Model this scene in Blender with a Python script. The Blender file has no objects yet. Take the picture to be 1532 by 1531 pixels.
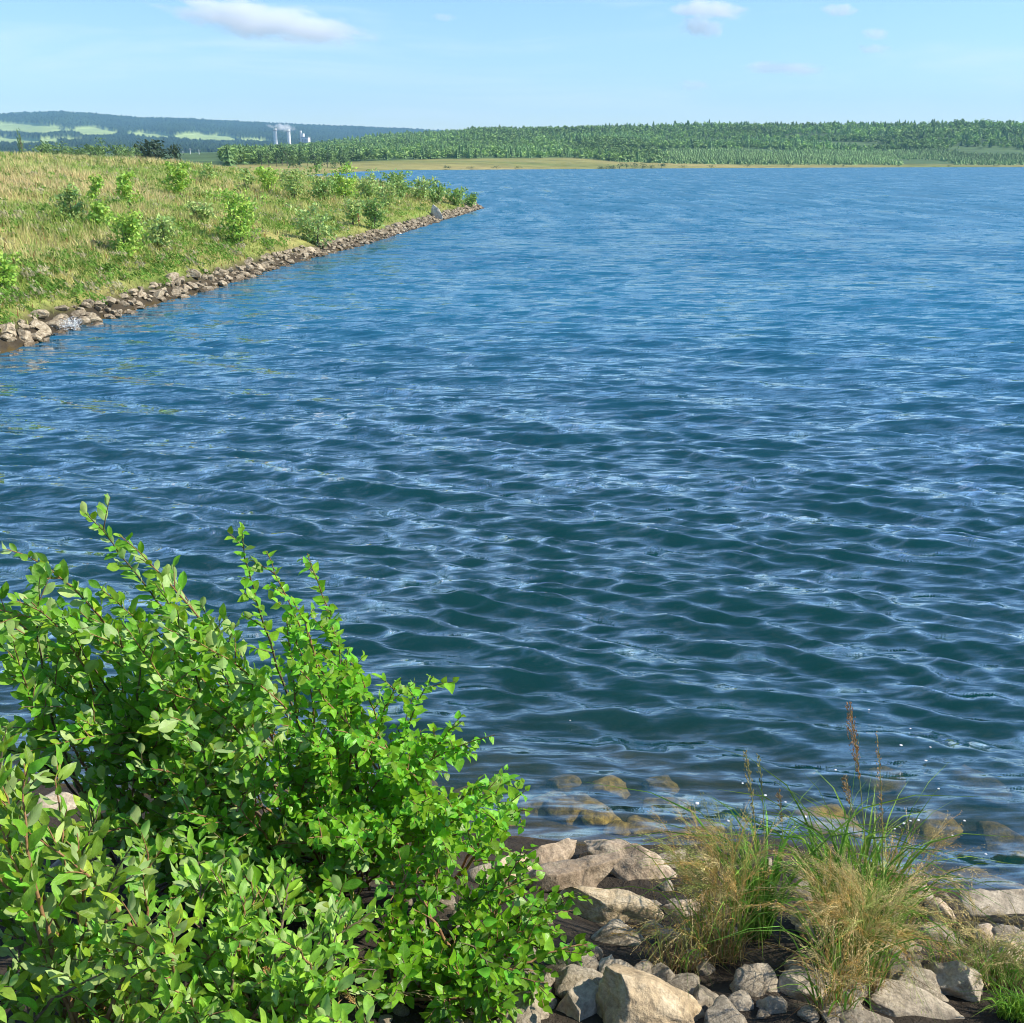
import bpy, bmesh, math, random
import numpy as np
from mathutils import Vector, Matrix, noise as mnoise

R = math.radians
scene = bpy.context.scene
col = scene.collection
rng = np.random.default_rng(7)
random.seed(7)

# ------------------------------------------------------------------ camera
PW, PH = 1532.0, 1531.0          # photograph's frame, used to look up directions
F = 1570.0                        # focal length in photograph pixels
CAMH = 3.7                        # eye height above the water
HORIZON = 243.0
PITCH = math.atan((PH / 2 - HORIZON) / F)
cp, sp = math.cos(PITCH), math.sin(PITCH)
cam_d = bpy.data.cameras.new('camera')
cam_d.sensor_fit = 'HORIZONTAL'
cam_d.angle = 2 * math.atan(PW / 2 / F)
cam_d.clip_start = 0.05
cam_d.clip_end = 60000
cam = bpy.data.objects.new('camera', cam_d)
cam.location = (0, 0, CAMH)
cam.rotation_euler = (math.pi / 2 - PITCH, 0, 0)
col.objects.link(cam)
scene.camera = cam

# ------------------------------------------------------------------ sky, sun, exposure
SUN_EL, SUN_AZ = R(41), R(93)   # azimuth clockwise from the view direction (+Y)
world = bpy.data.worlds.new('World')
scene.world = world
world.use_nodes = True
wn, wl = world.node_tree.nodes, world.node_tree.links
wn.clear()
w_out = wn.new('ShaderNodeOutputWorld')
w_bg = wn.new('ShaderNodeBackground')
w_sky = wn.new('ShaderNodeTexSky')
w_sky.sky_type = 'NISHITA'
w_sky.sun_disc = False
w_sky.sun_elevation = SUN_EL
w_sky.sun_rotation = SUN_AZ
w_sky.altitude = 400
w_sky.air_density = 1.28
w_sky.dust_density = 0.0
w_sky.ozone_density = 8.0
w_bg.inputs['Strength'].default_value = 0.13
# thin cirrus veils, spread over the whole sky
w_tc = wn.new('ShaderNodeTexCoord')
w_map = wn.new('ShaderNodeMapping')
w_map.inputs['Scale'].default_value = (2.2, 2.2, 17.0)
w_nz = wn.new('ShaderNodeTexNoise')
w_nz.inputs['Scale'].default_value = 1.6
w_nz.inputs['Detail'].default_value = 8
w_nz.inputs['Roughness'].default_value = 0.62
w_nz.inputs['Distortion'].default_value = 0.6
w_rm = wn.new('ShaderNodeMapRange')
w_rm.interpolation_type = 'SMOOTHSTEP'
w_rm.inputs['From Min'].default_value = 0.46
w_rm.inputs['From Max'].default_value = 0.8
w_rm.inputs['To Max'].default_value = 0.5
w_mix = wn.new('ShaderNodeMix')
w_mix.data_type = 'RGBA'
w_mix.inputs['B'].default_value = (5.6, 6.2, 6.6, 1)
wl.new(w_tc.outputs['Generated'], w_map.inputs['Vector'])
wl.new(w_map.outputs['Vector'], w_nz.inputs['Vector'])
wl.new(w_nz.outputs['Fac'], w_rm.inputs['Value'])
wl.new(w_rm.outputs['Result'], w_mix.inputs['Factor'])
wl.new(w_sky.outputs['Color'], w_mix.inputs['A'])
wl.new(w_mix.outputs['Result'], w_bg.inputs['Color'])
wl.new(w_bg.outputs['Background'], w_out.inputs['Surface'])

sun_d = bpy.data.lights.new('sun', 'SUN')
sun_d.energy = 5.0
sun_d.angle = R(0.53)
sun_d.color = (1.0, 0.93, 0.82)
sun = bpy.data.objects.new('sun', sun_d)
SUN_DIR = Vector((math.sin(SUN_AZ) * math.cos(SUN_EL), math.cos(SUN_AZ) * math.cos(SUN_EL), math.sin(SUN_EL)))
sun.rotation_euler = SUN_DIR.to_track_quat('Z', 'Y').to_euler()
sun.location = (0, 0, 50)
col.objects.link(sun)

vs = scene.view_settings
vs.view_transform = 'Standard'
vs.look = 'None'
vs.exposure = 0.54
vs.gamma = 1
vs.use_curve_mapping = False
cy = scene.cycles
cy.use_denoising = True
cy.filter_width = 1.0
cy.use_adaptive_sampling = True
cy.adaptive_threshold = 0.02
cy.max_bounces = 10
cy.diffuse_bounces = 3
cy.glossy_bounces = 3
cy.transmission_bounces = 4
cy.volume_bounces = 8
cy.transparent_max_bounces = 12
cy.sample_clamp_indirect = 6
cy.sample_clamp_direct = 0


# ------------------------------------------------------------------ helpers
def ray(px, py):
    u = (px - PW / 2) / F
    v = (PH / 2 - py) / F
    return np.array([u, cp + v * sp, -sp + v * cp])


def at_z(px, py, z=0.0):
    d = ray(px, py)
    t = (z - CAMH) / d[2]
    return np.array([0, 0, CAMH]) + d * t


def at_y(px, py, Y):
    d = ray(px, py)
    return np.array([0, 0, CAMH]) + d * (Y / d[1])


def elev_slope(px, py):
    """rise per metre of ground distance along the bearing of that pixel"""
    d = ray(px, py)
    return d[2] / math.hypot(d[0], d[1])


def bearing(px, py=HORIZON):
    d = ray(px, py)
    return math.atan2(d[0], d[1])


def tag(o, label=None, cat=None, group=None, kind=None):
    if label: o['label'] = label
    if cat: o['category'] = cat
    if group: o['group'] = group
    if kind: o['kind'] = kind
    return o


def link(name, data, parent=None, mat=None, loc=None):
    o = bpy.data.objects.new(name, data)
    col.objects.link(o)
    if parent is not None: o.parent = parent
    if loc is not None: o.location = loc
    if mat is not None and data is not None:
        if not data.materials: data.materials.append(mat)
    return o


def empty(name, loc, rz=0):
    o = bpy.data.objects.new(name, None)
    o.empty_display_size = 0.1
    o.location = loc
    o.rotation_euler = (0, 0, rz)
    col.objects.link(o)
    return o


def np_mesh(name, V, Fc, smooth=True, cols=None, attrs=None):
    """V (n,3); Fc (m,3) or (m,4) index array; cols (n,3 or 4) point colours"""
    V = np.ascontiguousarray(V, dtype=np.float32)
    Fc = np.ascontiguousarray(Fc, dtype=np.int32)
    k = Fc.shape[1]
    me = bpy.data.meshes.new(name)
    me.vertices.add(len(V))
    me.vertices.foreach_set('co', V.ravel())
    me.loops.add(Fc.size)
    me.loops.foreach_set('vertex_index', Fc.ravel())
    me.polygons.add(len(Fc))
    me.polygons.foreach_set('loop_start', np.arange(0, Fc.size, k, dtype=np.int32))
    me.polygons.foreach_set('loop_total', np.full(len(Fc), k, dtype=np.int32))
    me.polygons.foreach_set('use_smooth', np.full(len(Fc), smooth, dtype=bool))
    me.update(calc_edges=True)
    if cols is not None:
        c = np.ones((len(V), 4), np.float32)
        c[:, :cols.shape[1]] = cols
        a = me.attributes.new('Col', 'FLOAT_COLOR', 'POINT')
        a.data.foreach_set('color', c.ravel())
    for nm, arr in (attrs or {}).items():
        a = me.attributes.new(nm, 'FLOAT', 'POINT')
        a.data.foreach_set('value', np.ascontiguousarray(arr, np.float32))
    return me


class Soup:
    """collects vertex/face arrays into one mesh"""
    def __init__(s): s.V, s.F, s.C, s.n = [], [], [], 0
    def add(s, V, Fc, C=None):
        s.V.append(V); s.F.append(np.asarray(Fc) + s.n); s.n += len(V)
        if C is not None:
            C = np.asarray(C, float)
            s.C.append(np.tile(C, (len(V), 1)) if C.ndim == 1 else C)
    def mesh(s, name, smooth=True):
        return np_mesh(name, np.concatenate(s.V), np.concatenate(s.F), smooth,
                       np.concatenate(s.C) if s.C else None)


def grid_faces(nr, nc):
    i = np.arange(nr - 1)[:, None] * nc + np.arange(nc - 1)[None, :]
    return np.stack([i, i + 1, i + nc + 1, i + nc], -1).reshape(-1, 4)


# value noise in numpy, for terrain and colour patches
_perm = rng.random((256, 256)).astype(np.float32)
def vnoise(x, y):
    xi, yi = np.floor(x).astype(int), np.floor(y).astype(int)
    fx, fy = x - xi, y - yi
    fx, fy = fx * fx * (3 - 2 * fx), fy * fy * (3 - 2 * fy)
    a = _perm[xi & 255, yi & 255]; b = _perm[(xi + 1) & 255, yi & 255]
    c = _perm[xi & 255, (yi + 1) & 255]; d = _perm[(xi + 1) & 255, (yi + 1) & 255]
    return (a + (b - a) * fx) * (1 - fy) + (c + (d - c) * fx) * fy


def fbm(x, y, o=4):
    s, a, t = 0, 1, 0
    for k in range(o):
        s = s + a * vnoise(x * 2 ** k + 17.3 * k, y * 2 ** k + 5.1 * k); t += a; a *= 0.5
    return s / t


def smooth01(x, a, b):
    t = np.clip((x - a) / (b - a), 0, 1)
    return t * t * (3 - 2 * t)


# ------------------------------------------------------------------ material helpers
class NT:
    def __init__(s, name):
        s.m = bpy.data.materials.new(name); s.m.use_nodes = True
        s.n, s.l = s.m.node_tree.nodes, s.m.node_tree.links
        s.n.clear()
        s.out = s.n.new('ShaderNodeOutputMaterial')
    def node(s, t, inputs=None, **kw):
        n = s.n.new('ShaderNode' + t)
        for k, v in kw.items(): setattr(n, k, v)
        for k, v in (inputs or {}).items():
            if hasattr(v, 'is_output') or isinstance(v, bpy.types.NodeSocket): s.l.new(v, n.inputs[k])
            else: n.inputs[k].default_value = v
        return n
    def noise(s, vec, scale, detail=4, rough=0.55, dist=0.0):
        i = {'Scale': scale, 'Detail': detail, 'Roughness': rough, 'Distortion': dist}
        if vec is not None: i['Vector'] = vec
        return s.node('TexNoise', i)
    def ramp(s, fac, stops):
        r = s.node('ValToRGB', {'Fac': fac})
        e = r.color_ramp.elements
        while len(e) < len(stops): e.new(0.5)
        for k, (p, c) in enumerate(stops):
            e[k].position = p
            e[k].color = (*c, 1) if len(c) == 3 else c
        return r.outputs['Color']
    def mix(s, fac, a, b, blend='MIX'):
        m = s.node('Mix', data_type='RGBA', blend_type=blend)
        for k, v in (('Factor', fac), ('A', a), ('B', b)):
            if isinstance(v, bpy.types.NodeSocket): s.l.new(v, m.inputs[k])
            elif k == 'Factor': m.inputs[k].default_value = v
            else: m.inputs[k].default_value = (*v, 1)
        return m.outputs['Result']
    def math(s, op, a, b=0.0, clamp=False):
        m = s.node('Math', operation=op, use_clamp=clamp)
        for k, v in ((0, a), (1, b)):
            if isinstance(v, bpy.types.NodeSocket): s.l.new(v, m.inputs[k])
            else: m.inputs[k].default_value = v
        return m.outputs[0]
    def mrange(s, v, a, b, c=0.0, d=1.0):
        return s.node('MapRange', {'Value': v, 'From Min': a, 'From Max': b, 'To Min': c, 'To Max': d}).outputs['Result']
    def surf(s, sock):
        s.l.new(sock, s.out.inputs['Surface']); return s.m
    def obj(s): return s.node('TexCoord').outputs['Object']
    def pos(s): return s.node('NewGeometry').outputs['Position']
    def bump(s, h, strength=0.5, dist=0.02):
        return s.node('Bump', {'Height': h, 'Strength': strength, 'Distance': dist}).outputs['Normal']


# ------------------------------------------------------------------ the lake's outline
near_px = [(1620, 1352), (1532, 1345), (1440, 1338), (1370, 1318), (1300, 1288), (1200, 1268), (1060, 1262), (940, 1266), (860, 1262), (790, 1252),
           (600, 1235), (300, 1200), (0, 1165)]
left_px = [(-40, 545), (0, 530), (55, 512), (100, 492), (165, 476), (230, 456), (330, 428), (400, 405), (450, 391), (560, 361), (640, 336), (690, 321), (722, 311)]
shore = [at_z(x, y)[:2] for x, y in near_px]
shore += [np.array(p) for p in [(-6, 6.4), (-10, 9), (-13, 13), (-13.5, 17)]]
N_LEFT0 = len(shore)
shore += [at_z(x, y)[:2] for x, y in left_px]
N_LEFT1 = len(shore)
shore += [np.array(p) for p in [(-3.6, 93), (-9, 99), (-16, 105), (-28, 116), (-40, 140), (-52, 190), (-60, 300), (-66, 420)]]
shore += [at_z(590, 254.6)[:2], at_z(700, 254.2)[:2], at_z(860, 253.2)[:2], at_z(1000, 252.2)[:2], at_z(1200, 251.2)[:2], at_z(1400, 250.4)[:2],
          at_z(1560, 250.2)[:2]]
shore += [np.array(p) for p in [(900, 700), (900, 200), (300, 20), (40, 2.0), (8, 4.2)]]
shore = np.array(shore)


def signed_dist(P):
    """positive on land, negative over the lake"""
    A = shore; B = np.roll(shore, -1, 0)
    best = np.full(len(P), 1e18); inside = np.zeros(len(P), bool)
    for a, b in zip(A, B):
        ab = b - a
        t = np.clip(((P - a) @ ab) / (ab @ ab), 0, 1)
        q = P - (a + t[:, None] * ab)
        best = np.minimum(best, (q * q).sum(1))
        c = ((a[1] > P[:, 1]) != (b[1] > P[:, 1]))
        with np.errstate(divide='ignore', invalid='ignore'):
            xi = (b[0] - a[0]) * (P[:, 1] - a[1]) / (b[1] - a[1]) + a[0]
        inside ^= c & (P[:, 0] < xi)
    return np.where(inside, -1, 1) * np.sqrt(best)


_hx = np.array([-200, 300, 380, 470, 560, 640, 720, 800, 900, 1000, 1120, 1250, 1400, 1532, 2200], float)
_hy = np.array([238, 236, 233, 227, 218, 210, 202, 201, 200, 200.5, 197, 198.5, 196.5, 198, 200], float)
_hb = np.array([bearing(x) for x in _hx])
_hs = np.array([elev_slope(x, y) for x, y in zip(_hx, _hy)])
RIDGE = 1500.0
# where the wood begins on the far side, metres from the water
_wd = np.interp([bearing(x) for x in (0, 340, 600, 860, 880, 1000, 1532)], _hb, _hb) * 0


def height(P, d=None):
    x, y = P[:, 0], P[:, 1]
    if d is None: d = signed_dist(P)
    rad = np.hypot(x, y); th = np.arctan2(x, y)
    dl = np.maximum(d, 0)
    # near bank
    near = np.interp(dl, [0, 0.6, 3, 5.5, 12, 60], [0, 0.24, 1.2, 1.78, 2.2, 4.0])
    # grassy headland
    head = np.interp(dl, [0, 0.8, 2.5, 7, 20, 60, 120, 400], [0, 0.55, 1.0, 1.9, 3.2, 6.0, 8.2, 8.8])
    head = head + (fbm(x * 0.12, y * 0.12, 3) - 0.5) * np.minimum(dl * 0.12, 0.7)
    # far shore and the wooded hill
    rise = np.interp(th, _hb, _hs)
    ridge_z = CAMH + rise * RIDGE
    s = dl / (dl + np.maximum(RIDGE - rad, 1.0))
    hill = ridge_z * (0.03 * np.minimum(dl / 150, 1) + 0.97 * s ** 1.3)
    hill = np.where(rad > RIDGE, np.maximum(ridge_z - (rad - RIDGE) * 0.03, 0.5), hill)
    far = np.minimum(dl * 0.03, 1.5) + np.maximum(hill, 0) + np.minimum(dl * 0.012, 4) + (fbm(x * 0.012, y * 0.012, 3) - 0.5) * 5 * smooth01(dl, 40, 300)
    w1 = smooth01(y, 11, 17)
    w2 = smooth01(rad, 180, 430)
    z = near * (1 - w1) + head * w1
    z = z * (1 - w2) + far * w2
    z = z + (fbm(x * 2.1, y * 2.1, 3) - 0.5) * 0.16 * smooth01(dl, 0.0, 0.6) * (1 - smooth01(rad, 60, 120))
    # lake bed
    dw = np.maximum(-d, 0)
    bed = -np.interp(dw, [0, 0.5, 2, 5, 12, 30], [0, 0.2, 0.62, 1.5, 2.8, 4.0])
    bed = bed - (fbm(x * 1.3, y * 1.3, 3) - 0.5) * 0.3 * smooth01(dw, 0.2, 1.5)
    return np.where(d > 0, z, bed)


def ground_z(x, y):
    return float(height(np.array([[x, y]], float))[0])


def on_ground(px, py, y0=0.6, y1=400.0):
    """first point of the ground along the sight line of that pixel"""
    d = ray(px, py)
    ts = np.geomspace(y0, y1, 1500) / d[1]
    P = np.array([0, 0, CAMH]) + ts[:, None] * d
    g = height(P[:, :2])
    k = np.argmax(P[:, 2] < g)
    return P[k] if P[k, 2] < g[k] else P[-1]


# ------------------------------------------------------------------ ground sheet
def build_ground():
    th_in = np.linspace(R(-34), R(34), 400)
    th_out = np.linspace(R(34), R(326), 60)[1:-1]
    th = np.concatenate([th_in, th_out, [R(326)]])
    rr = np.concatenate([[0.05], np.geomspace(0.9, 2600, 620)])
    T, Rr = np.meshgrid(th, rr)
    P = np.stack([np.sin(T) * Rr, np.cos(T) * Rr], -1).reshape(-1, 2)
    d = signed_dist(P)
    z = height(P, d)
    x, y = P[:, 0], P[:, 1]
    rad = np.hypot(x, y)
    n1 = fbm(x * 0.09 + 3, y * 0.045 + 8, 4)
    n2 = fbm(x * 0.5 + 30, y * 0.5 + 1, 4)
    straw = np.array([0.42, 0.34, 0.13]); green = np.array([0.18, 0.25, 0.05]); soil = np.array([0.045, 0.036, 0.026])
    m = np.clip((n1 * 0.65 + n2 * 0.35 - 0.36) * 3.2, 0, 1)[:, None]
    grass = green * (1 - m) + straw * m
    # far meadow: straw band along the far shore, green under the wood
    mf = np.clip(fbm(x * 0.012 + 11, y * 0.03, 3) * 1.7 - 0.35, 0, 1)[:, None]
    meadow = np.array([0.16, 0.19, 0.05]) * (1 - mf) + np.array([0.33, 0.28, 0.1]) * mf
    st_ = np.interp(np.arctan2(x, y), [bearing(v) for v in (340, 640, 860, 930, 1100, 1532)], [60, 105, 110, 55, 30, 20])
    wd = (smooth01(d - st_, -6, 12) * (rad > 420))[:, None]
    meadow = meadow * (1 - wd) + np.array([0.085, 0.14, 0.05]) * (0.7 + 0.6 * mf) * wd
    w2 = smooth01(rad, 180, 420)[:, None]
    c = grass * (1 - w2) + meadow * w2
    # bare soil under the near rocks
    wn_ = (1 - smooth01(y, 10, 16))[:, None]
    pebble = soil * (0.6 + 0.9 * fbm(x * 9, y * 9, 3)[:, None])
    c = c * (1 - wn_) + pebble * wn_
    # stony strip at the water's edge and the bed below
    edge = ((1 - smooth01(d, 0.35, 0.8)) * (1 - smooth01(rad, 150, 300)))[:, None]
    stony = np.array([0.07, 0.055, 0.035]) * (0.6 + 0.8 * n2[:, None])
    c = np.where((rad > 13)[:, None], c * (1 - edge) + stony * edge, c)
    dw = np.maximum(-d, 0)
    nb = fbm(x * 2.2 + 4, y * 2.2 + 9, 4)[:, None]
    bed = np.array([0.025, 0.022, 0.008]) * (1 - nb) + np.array([0.15, 0.10, 0.025]) * nb
    deep = np.array([0.05, 0.15, 0.19])
    k = smooth01(dw, 1.2, 6)[:, None]
    bed = bed * (1 - k) + deep * k
    c = np.where((d < 0)[:, None], bed, c)
    me = np_mesh('ground', np.column_stack([P, z]), np.concatenate([grid_faces(len(rr), len(th))]), True, c)
    t = NT('ground_soil_and_grass')
    at = t.node('Attribute', attribute_name='Col').outputs['Color']
    p = t.pos()
    n = t.noise(p, 3.0, 6, 0.7)
    v = t.mrange(n.outputs['Fac'], 0.3, 0.7, 0.65, 1.3)
    v2 = t.mrange(t.noise(t.node('Mapping', {'Vector': p, 'Scale': (0.05, 0.09, 1)}).outputs[0], 1.0, 7, 0.75).outputs['Fac'], 0.35, 0.65, 0.72, 1.28)
    v = t.math('MULTIPLY', v, v2)
    cc = t.mix(1.0, at, t.node('CombineColor', {0: v, 1: v, 2: v}).outputs[0], 'MULTIPLY')
    b = t.bump(t.noise(p, 14.0, 5, 0.7).outputs['Fac'], 0.8, 0.05)
    bs = t.node('BsdfPrincipled', {'Base Color': cc, 'Roughness': 0.95, 'Normal': b, 'Specular IOR Level': 0.15})
    o = link('ground', me, mat=t.surf(bs.outputs[0]))
    tag(o, kind='structure')
    return o


build_ground()


# ------------------------------------------------------------------ water
def build_water():
    th_in = np.linspace(R(-33), R(33), 430)
    th_l = np.linspace(R(-80), R(-33), 16)[:-1]
    th = np.concatenate([th_l, th_in, -th_l[::-1]])
    r1 = np.geomspace(3.6, 140, 860)
    r2 = np.geomspace(140, 1700, 120)[1:]
    rr = np.concatenate([r1, r2])
    T, Rr = np.meshgrid(th, rr)
    x0, y0 = (np.sin(T) * Rr).ravel(), (np.cos(T) * Rr).ravel()
    rad = Rr.ravel()
    cell = np.maximum(rad * R(66) / 430, rad * math.log(140 / 3.6) / 860)
    cell = np.where(rad > 140, rad * 0.022, cell)
    X, Y, Z = x0.copy(), y0.copy(), np.zeros_like(x0)
    g = np.random.default_rng(21)
    main = R(200)                     # direction the waves travel, clockwise from +Y: towards this bank
    lam = np.concatenate([g.uniform(0.9, 2.0, 16), g.uniform(0.34, 0.8, 44), g.uniform(0.13, 0.34, 60)])
    depthfade = smooth01(np.maximum(-signed_dist(np.column_stack([x0, y0])), 0), 0.0, 2.4) * 0.7 + 0.3
    for L in lam:
        spread = 0.20 if L > 0.9 else (0.24 if L > 0.34 else 0.34)
        a = main + g.normal(0, spread)
        kx, ky = math.sin(a), math.cos(a)
        k = 2 * math.pi / L
        steep = g.uniform(0.5, 1.0) * (0.05 if L > 0.9 else 0.056 if L > 0.34 else 0.085)
        A = steep / k * np.clip((L / cell - 2.5) / 3.5, 0, 1) * depthfade
        # gusts: patches where the chop is higher or lower
        if L < 0.9: A = A * np.clip(-0.35 + 2.7 * fbm(x0 * 0.3 + 37 * L, y0 * 0.24 + 11 * L, 2), 0.1, 2.0)
        ph = k * (kx * x0 + ky * y0) + g.uniform(0, 6.28)
        Z += A * np.cos(ph)
        X -= 0.45 * A * kx * np.sin(ph); Y -= 0.45 * A * ky * np.sin(ph)
    far = smooth01(rad, 18, 110)
    body = smooth01(rad, 7.5, 32)
    me = np_mesh('lake', np.column_stack([X, Y, Z]), grid_faces(len(rr), len(th)), True, attrs={'far': far, 'body': body})
    t = NT('lake_water')
    p = t.pos()
    fa = t.node('Attribute', attribute_name='far').outputs['Fac']
    gn = t.node('NewGeometry').outputs['Normal']
    def slope(scale, sx, sy, amp, detail=2, ro=0.55):
        mp = t.node('Mapping', {'Vector': p, 'Scale': (sx, sy, 1.0), 'Rotation': (0, 0, R(12))}).outputs[0]
        c = t.noise(mp, scale, detail, ro).outputs['Color']
        v = t.node('VectorMath', {0: c, 1: (0.5, 0.5, 0.5)}, operation='SUBTRACT').outputs[0]
        return t.node('VectorMath', {0: v, 1: amp}, operation='MULTIPLY').outputs[0]
    fine = slope(7.0, 0.28, 1.5, (0.7, 2.4, 0.0), 3)
    mid = slope(2.6, 0.3, 1.3, (0.4, 1.4, 0.0), 3)
    micro = slope(18.0, 0.4, 1.2, (0.12, 0.30, 0.0), 1)
    big = slope(0.85, 0.45, 1.25, (0.5, 1.1, 0.0), 4)
    dash = slope(1.0, 0.5, 0.10, (0.8, 4.0, 0.0), 6, 0.85)
    big = t.node('VectorMath', {0: big, 1: dash}, operation='ADD').outputs[0]
    bigf = t.node('VectorMath', {0: big}, operation='SCALE')
    t.l.new(fa, bigf.inputs['Scale'])
    s = t.node('VectorMath', {0: fine, 1: micro}, operation='ADD').outputs[0]
    s = t.node('VectorMath', {0: s, 1: mid}, operation='ADD').outputs[0]
    s = t.node('VectorMath', {0: s, 1: bigf.outputs[0]}, operation='ADD').outputs[0]
    s = t.node('VectorMath', {0: s, 1: gn}, operation='ADD').outputs[0]
    nrm = t.node('VectorMath', {0: s}, operation='NORMALIZE').outputs[0]
    # Schlick reflectance, the same from above and from below (light reaches the bed, the bed is seen from above)
    inc = t.node('NewGeometry').outputs['Incoming']
    cs = t.math('ABSOLUTE', t.node('VectorMath', {0: nrm, 1: inc}, operation='DOT_PRODUCT').outputs['Value'])
    fr = t.math('ADD', 0.03, t.math('MULTIPLY', 0.9, t.math('POWER', t.math('SUBTRACT', 1.0, cs, True), 2.1)), True)
    gl = t.node('BsdfGlossy', {'Color': (1, 1, 1, 1), 'Roughness': 0.01, 'Normal': nrm}).outputs[0]
    tr = t.node('BsdfTransparent', {'Color': (0.94, 0.97, 0.96, 1)}).outputs[0]
    sh = t.node('MixShader', {0: fr, 1: tr, 2: gl}).outputs[0]
    # far off the waves are smaller than the eye resolves: a rough dielectric over the deep water's colour
    fb = t.node('BsdfPrincipled', {'Base Color': (0.012, 0.13, 0.22, 1), 'IOR': 1.75, 'Normal': nrm})
    gust = t.noise(t.node('Mapping', {'Vector': p, 'Scale': (0.35, 0.05, 1.0)}).outputs[0], 1.0, 6, 0.7).outputs['Fac']
    rf = t.mrange(gust, 0.34, 0.66, 0.06, 0.55)
    t.l.new(t.math('ADD', 0.05, t.math('MULTIPLY', rf, fa)), fb.inputs['Roughness'])
    far2 = t.node('Attribute', attribute_name='body').outputs['Fac']
    sh = t.node('MixShader', {0: far2, 1: sh, 2: fb.outputs[0]}).outputs[0]
    va = t.node('VolumePrincipled', {'Color': (0.016, 0.15, 0.15, 1), 'Density': 0.9, 'Density Attribute': ''})
    t.l.new(va.outputs[0], t.out.inputs['Volume'])
    m = t.surf(sh)
    m.cycles.homogeneous_volume = True
    o = link('lake', me, mat=m)
    tag(o, kind='structure')


build_water()


# ------------------------------------------------------------------ mountains beyond
def build_mountains():
    pxs = np.linspace(-260, 760, 640)
    s = np.linspace(0, 1, 230)
    ridge_x = np.array([-260, 0, 60, 105, 150, 220, 290, 330, 400, 470, 560, 620, 760], float)
    ridge_y = np.array([186, 175, 172, 170.5, 174, 180, 181, 184, 187, 190.5, 194, 197, 204], float)
    th = np.array([bearing(x) for x in pxs])
    top = np.interp(pxs, ridge_x, ridge_y)
    V = np.zeros((len(s), len(pxs), 3)); C = np.zeros((len(s), len(pxs), 3))
    fields = [(45, 195, 72, 9.5), (146, 200, 34, 8), (232, 205.5, 34, 5.5), (312, 209, 50, 7.5), (30, 215, 66, 7), (-90, 200, 60, 10), (100, 212, 34, 3.5), (385, 214, 30, 4)]
    for i, si in enumerate(s):
        rd = 2450 + 4750 * si
        # rolling profile: nearer forested spurs stand in front of the main ridge
        wob = (fbm(pxs * 0.011 + 40, np.full_like(pxs, si * 5.0), 3) - 0.5)
        ypx = 241 + (top - 241) * (si ** 0.85) + wob * 17 * math.sin(math.pi * min(si * 1.02, 1)) ** 0.8
        sl = np.array([elev_slope(x, yy) for x, yy in zip(pxs, ypx)])
        z = CAMH + sl * rd
        f = np.zeros_like(pxs)
        for fx, fy, fw, fh in fields:
            tilt = (pxs - fx) * 0.05
            q = ((pxs - fx) / fw) ** 2 + ((ypx - fy - tilt) / fh) ** 2 + (fbm(pxs * 0.06, ypx * 0.3, 2) - 0.5) * 0.8
            f = np.maximum(f, smooth01(-q, -1.05, -0.9))
        tree = rng.random(len(pxs)) ** 2 * 15 * (1 - f)
        V[i] = np.column_stack([np.sin(th) * rd, np.cos(th) * rd, z + tree + 8 * (1 - f)])
        fo = np.array([0.030, 0.055, 0.022]) * (0.6 + 0.9 * fbm(pxs * 0.05 + 7, np.full_like(pxs, si * 25), 3)[:, None])
        fi = np.array([0.34, 0.42, 0.15])
        C[i] = fo * (1 - f[:, None]) + fi * f[:, None]
    me = np_mesh('mountains', V.reshape(-1, 3), grid_faces(len(s), len(pxs)), True, C.reshape(-1, 3))
    t = NT('forest_and_pasture_slopes')
    at = t.node('Attribute', attribute_name='Col').outputs['Color']
    n = t.noise(t.pos(), 0.03, 6, 0.7)
    v = t.mrange(n.outputs['Fac'], 0.3, 0.7, 0.7, 1.3)
    cc = t.mix(1.0, at, t.node('CombineColor', {0: v, 1: v, 2: v}).outputs[0], 'MULTIPLY')
    o = link('mountains', me, mat=t.surf(t.node('BsdfPrincipled', {'Base Color': cc, 'Roughness': 1.0, 'Specular IOR Level': 0.0}).outputs[0]))
    tag(o, kind='structure')
    # land between the wood and the mountains, and the flat country to the horizon
    a = np.linspace(0, 2 * math.pi, 129); rs = np.array([2500, 3500, 6000, 9000.0])
    A, RR = np.meshgrid(a, rs)
    V = np.column_stack([(np.sin(A) * RR).ravel(), (np.cos(A) * RR).ravel(), np.full(A.size, -1.0)])
    t = NT('distant_plain')
    n = t.noise(t.pos(), 0.004, 5, 0.6)
    c = t.ramp(n.outputs['Fac'], [(0.35, (0.04, 0.07, 0.03)), (0.65, (0.14, 0.18, 0.06))])
    o = link('plain', np_mesh('plain', V, grid_faces(len(rs), len(a)), True), mat=t.surf(t.node('BsdfPrincipled', {'Base Color': c, 'Roughness': 1.0}).outputs[0]))
    tag(o, kind='structure')


build_mountains()


# ------------------------------------------------------------------ air
def build_haze():
    s = 9600.0
    V = np.array([(x, y, z) for x in (-s, s) for y in (-s, s) for z in (-7.0, 520.0)])
    Fq = np.array([(0, 1, 3, 2), (4, 6, 7, 5), (0, 4, 5, 1), (2, 3, 7, 6), (0, 2, 6, 4), (1, 5, 7, 3)])
    t = NT('pale_haze')
    pv = t.node('VolumePrincipled', {'Color': (0.36, 0.66, 1.0, 1), 'Density': 8.5e-5, 'Anisotropy': 0.0, 'Density Attribute': ''})
    t.l.new(pv.outputs[0], t.out.inputs['Volume'])
    t.m.cycles.homogeneous_volume = True
    o = link('haze', np_mesh('haze', V, Fq, False), mat=t.m)
    tag(o, kind='stuff')


build_haze()


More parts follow.
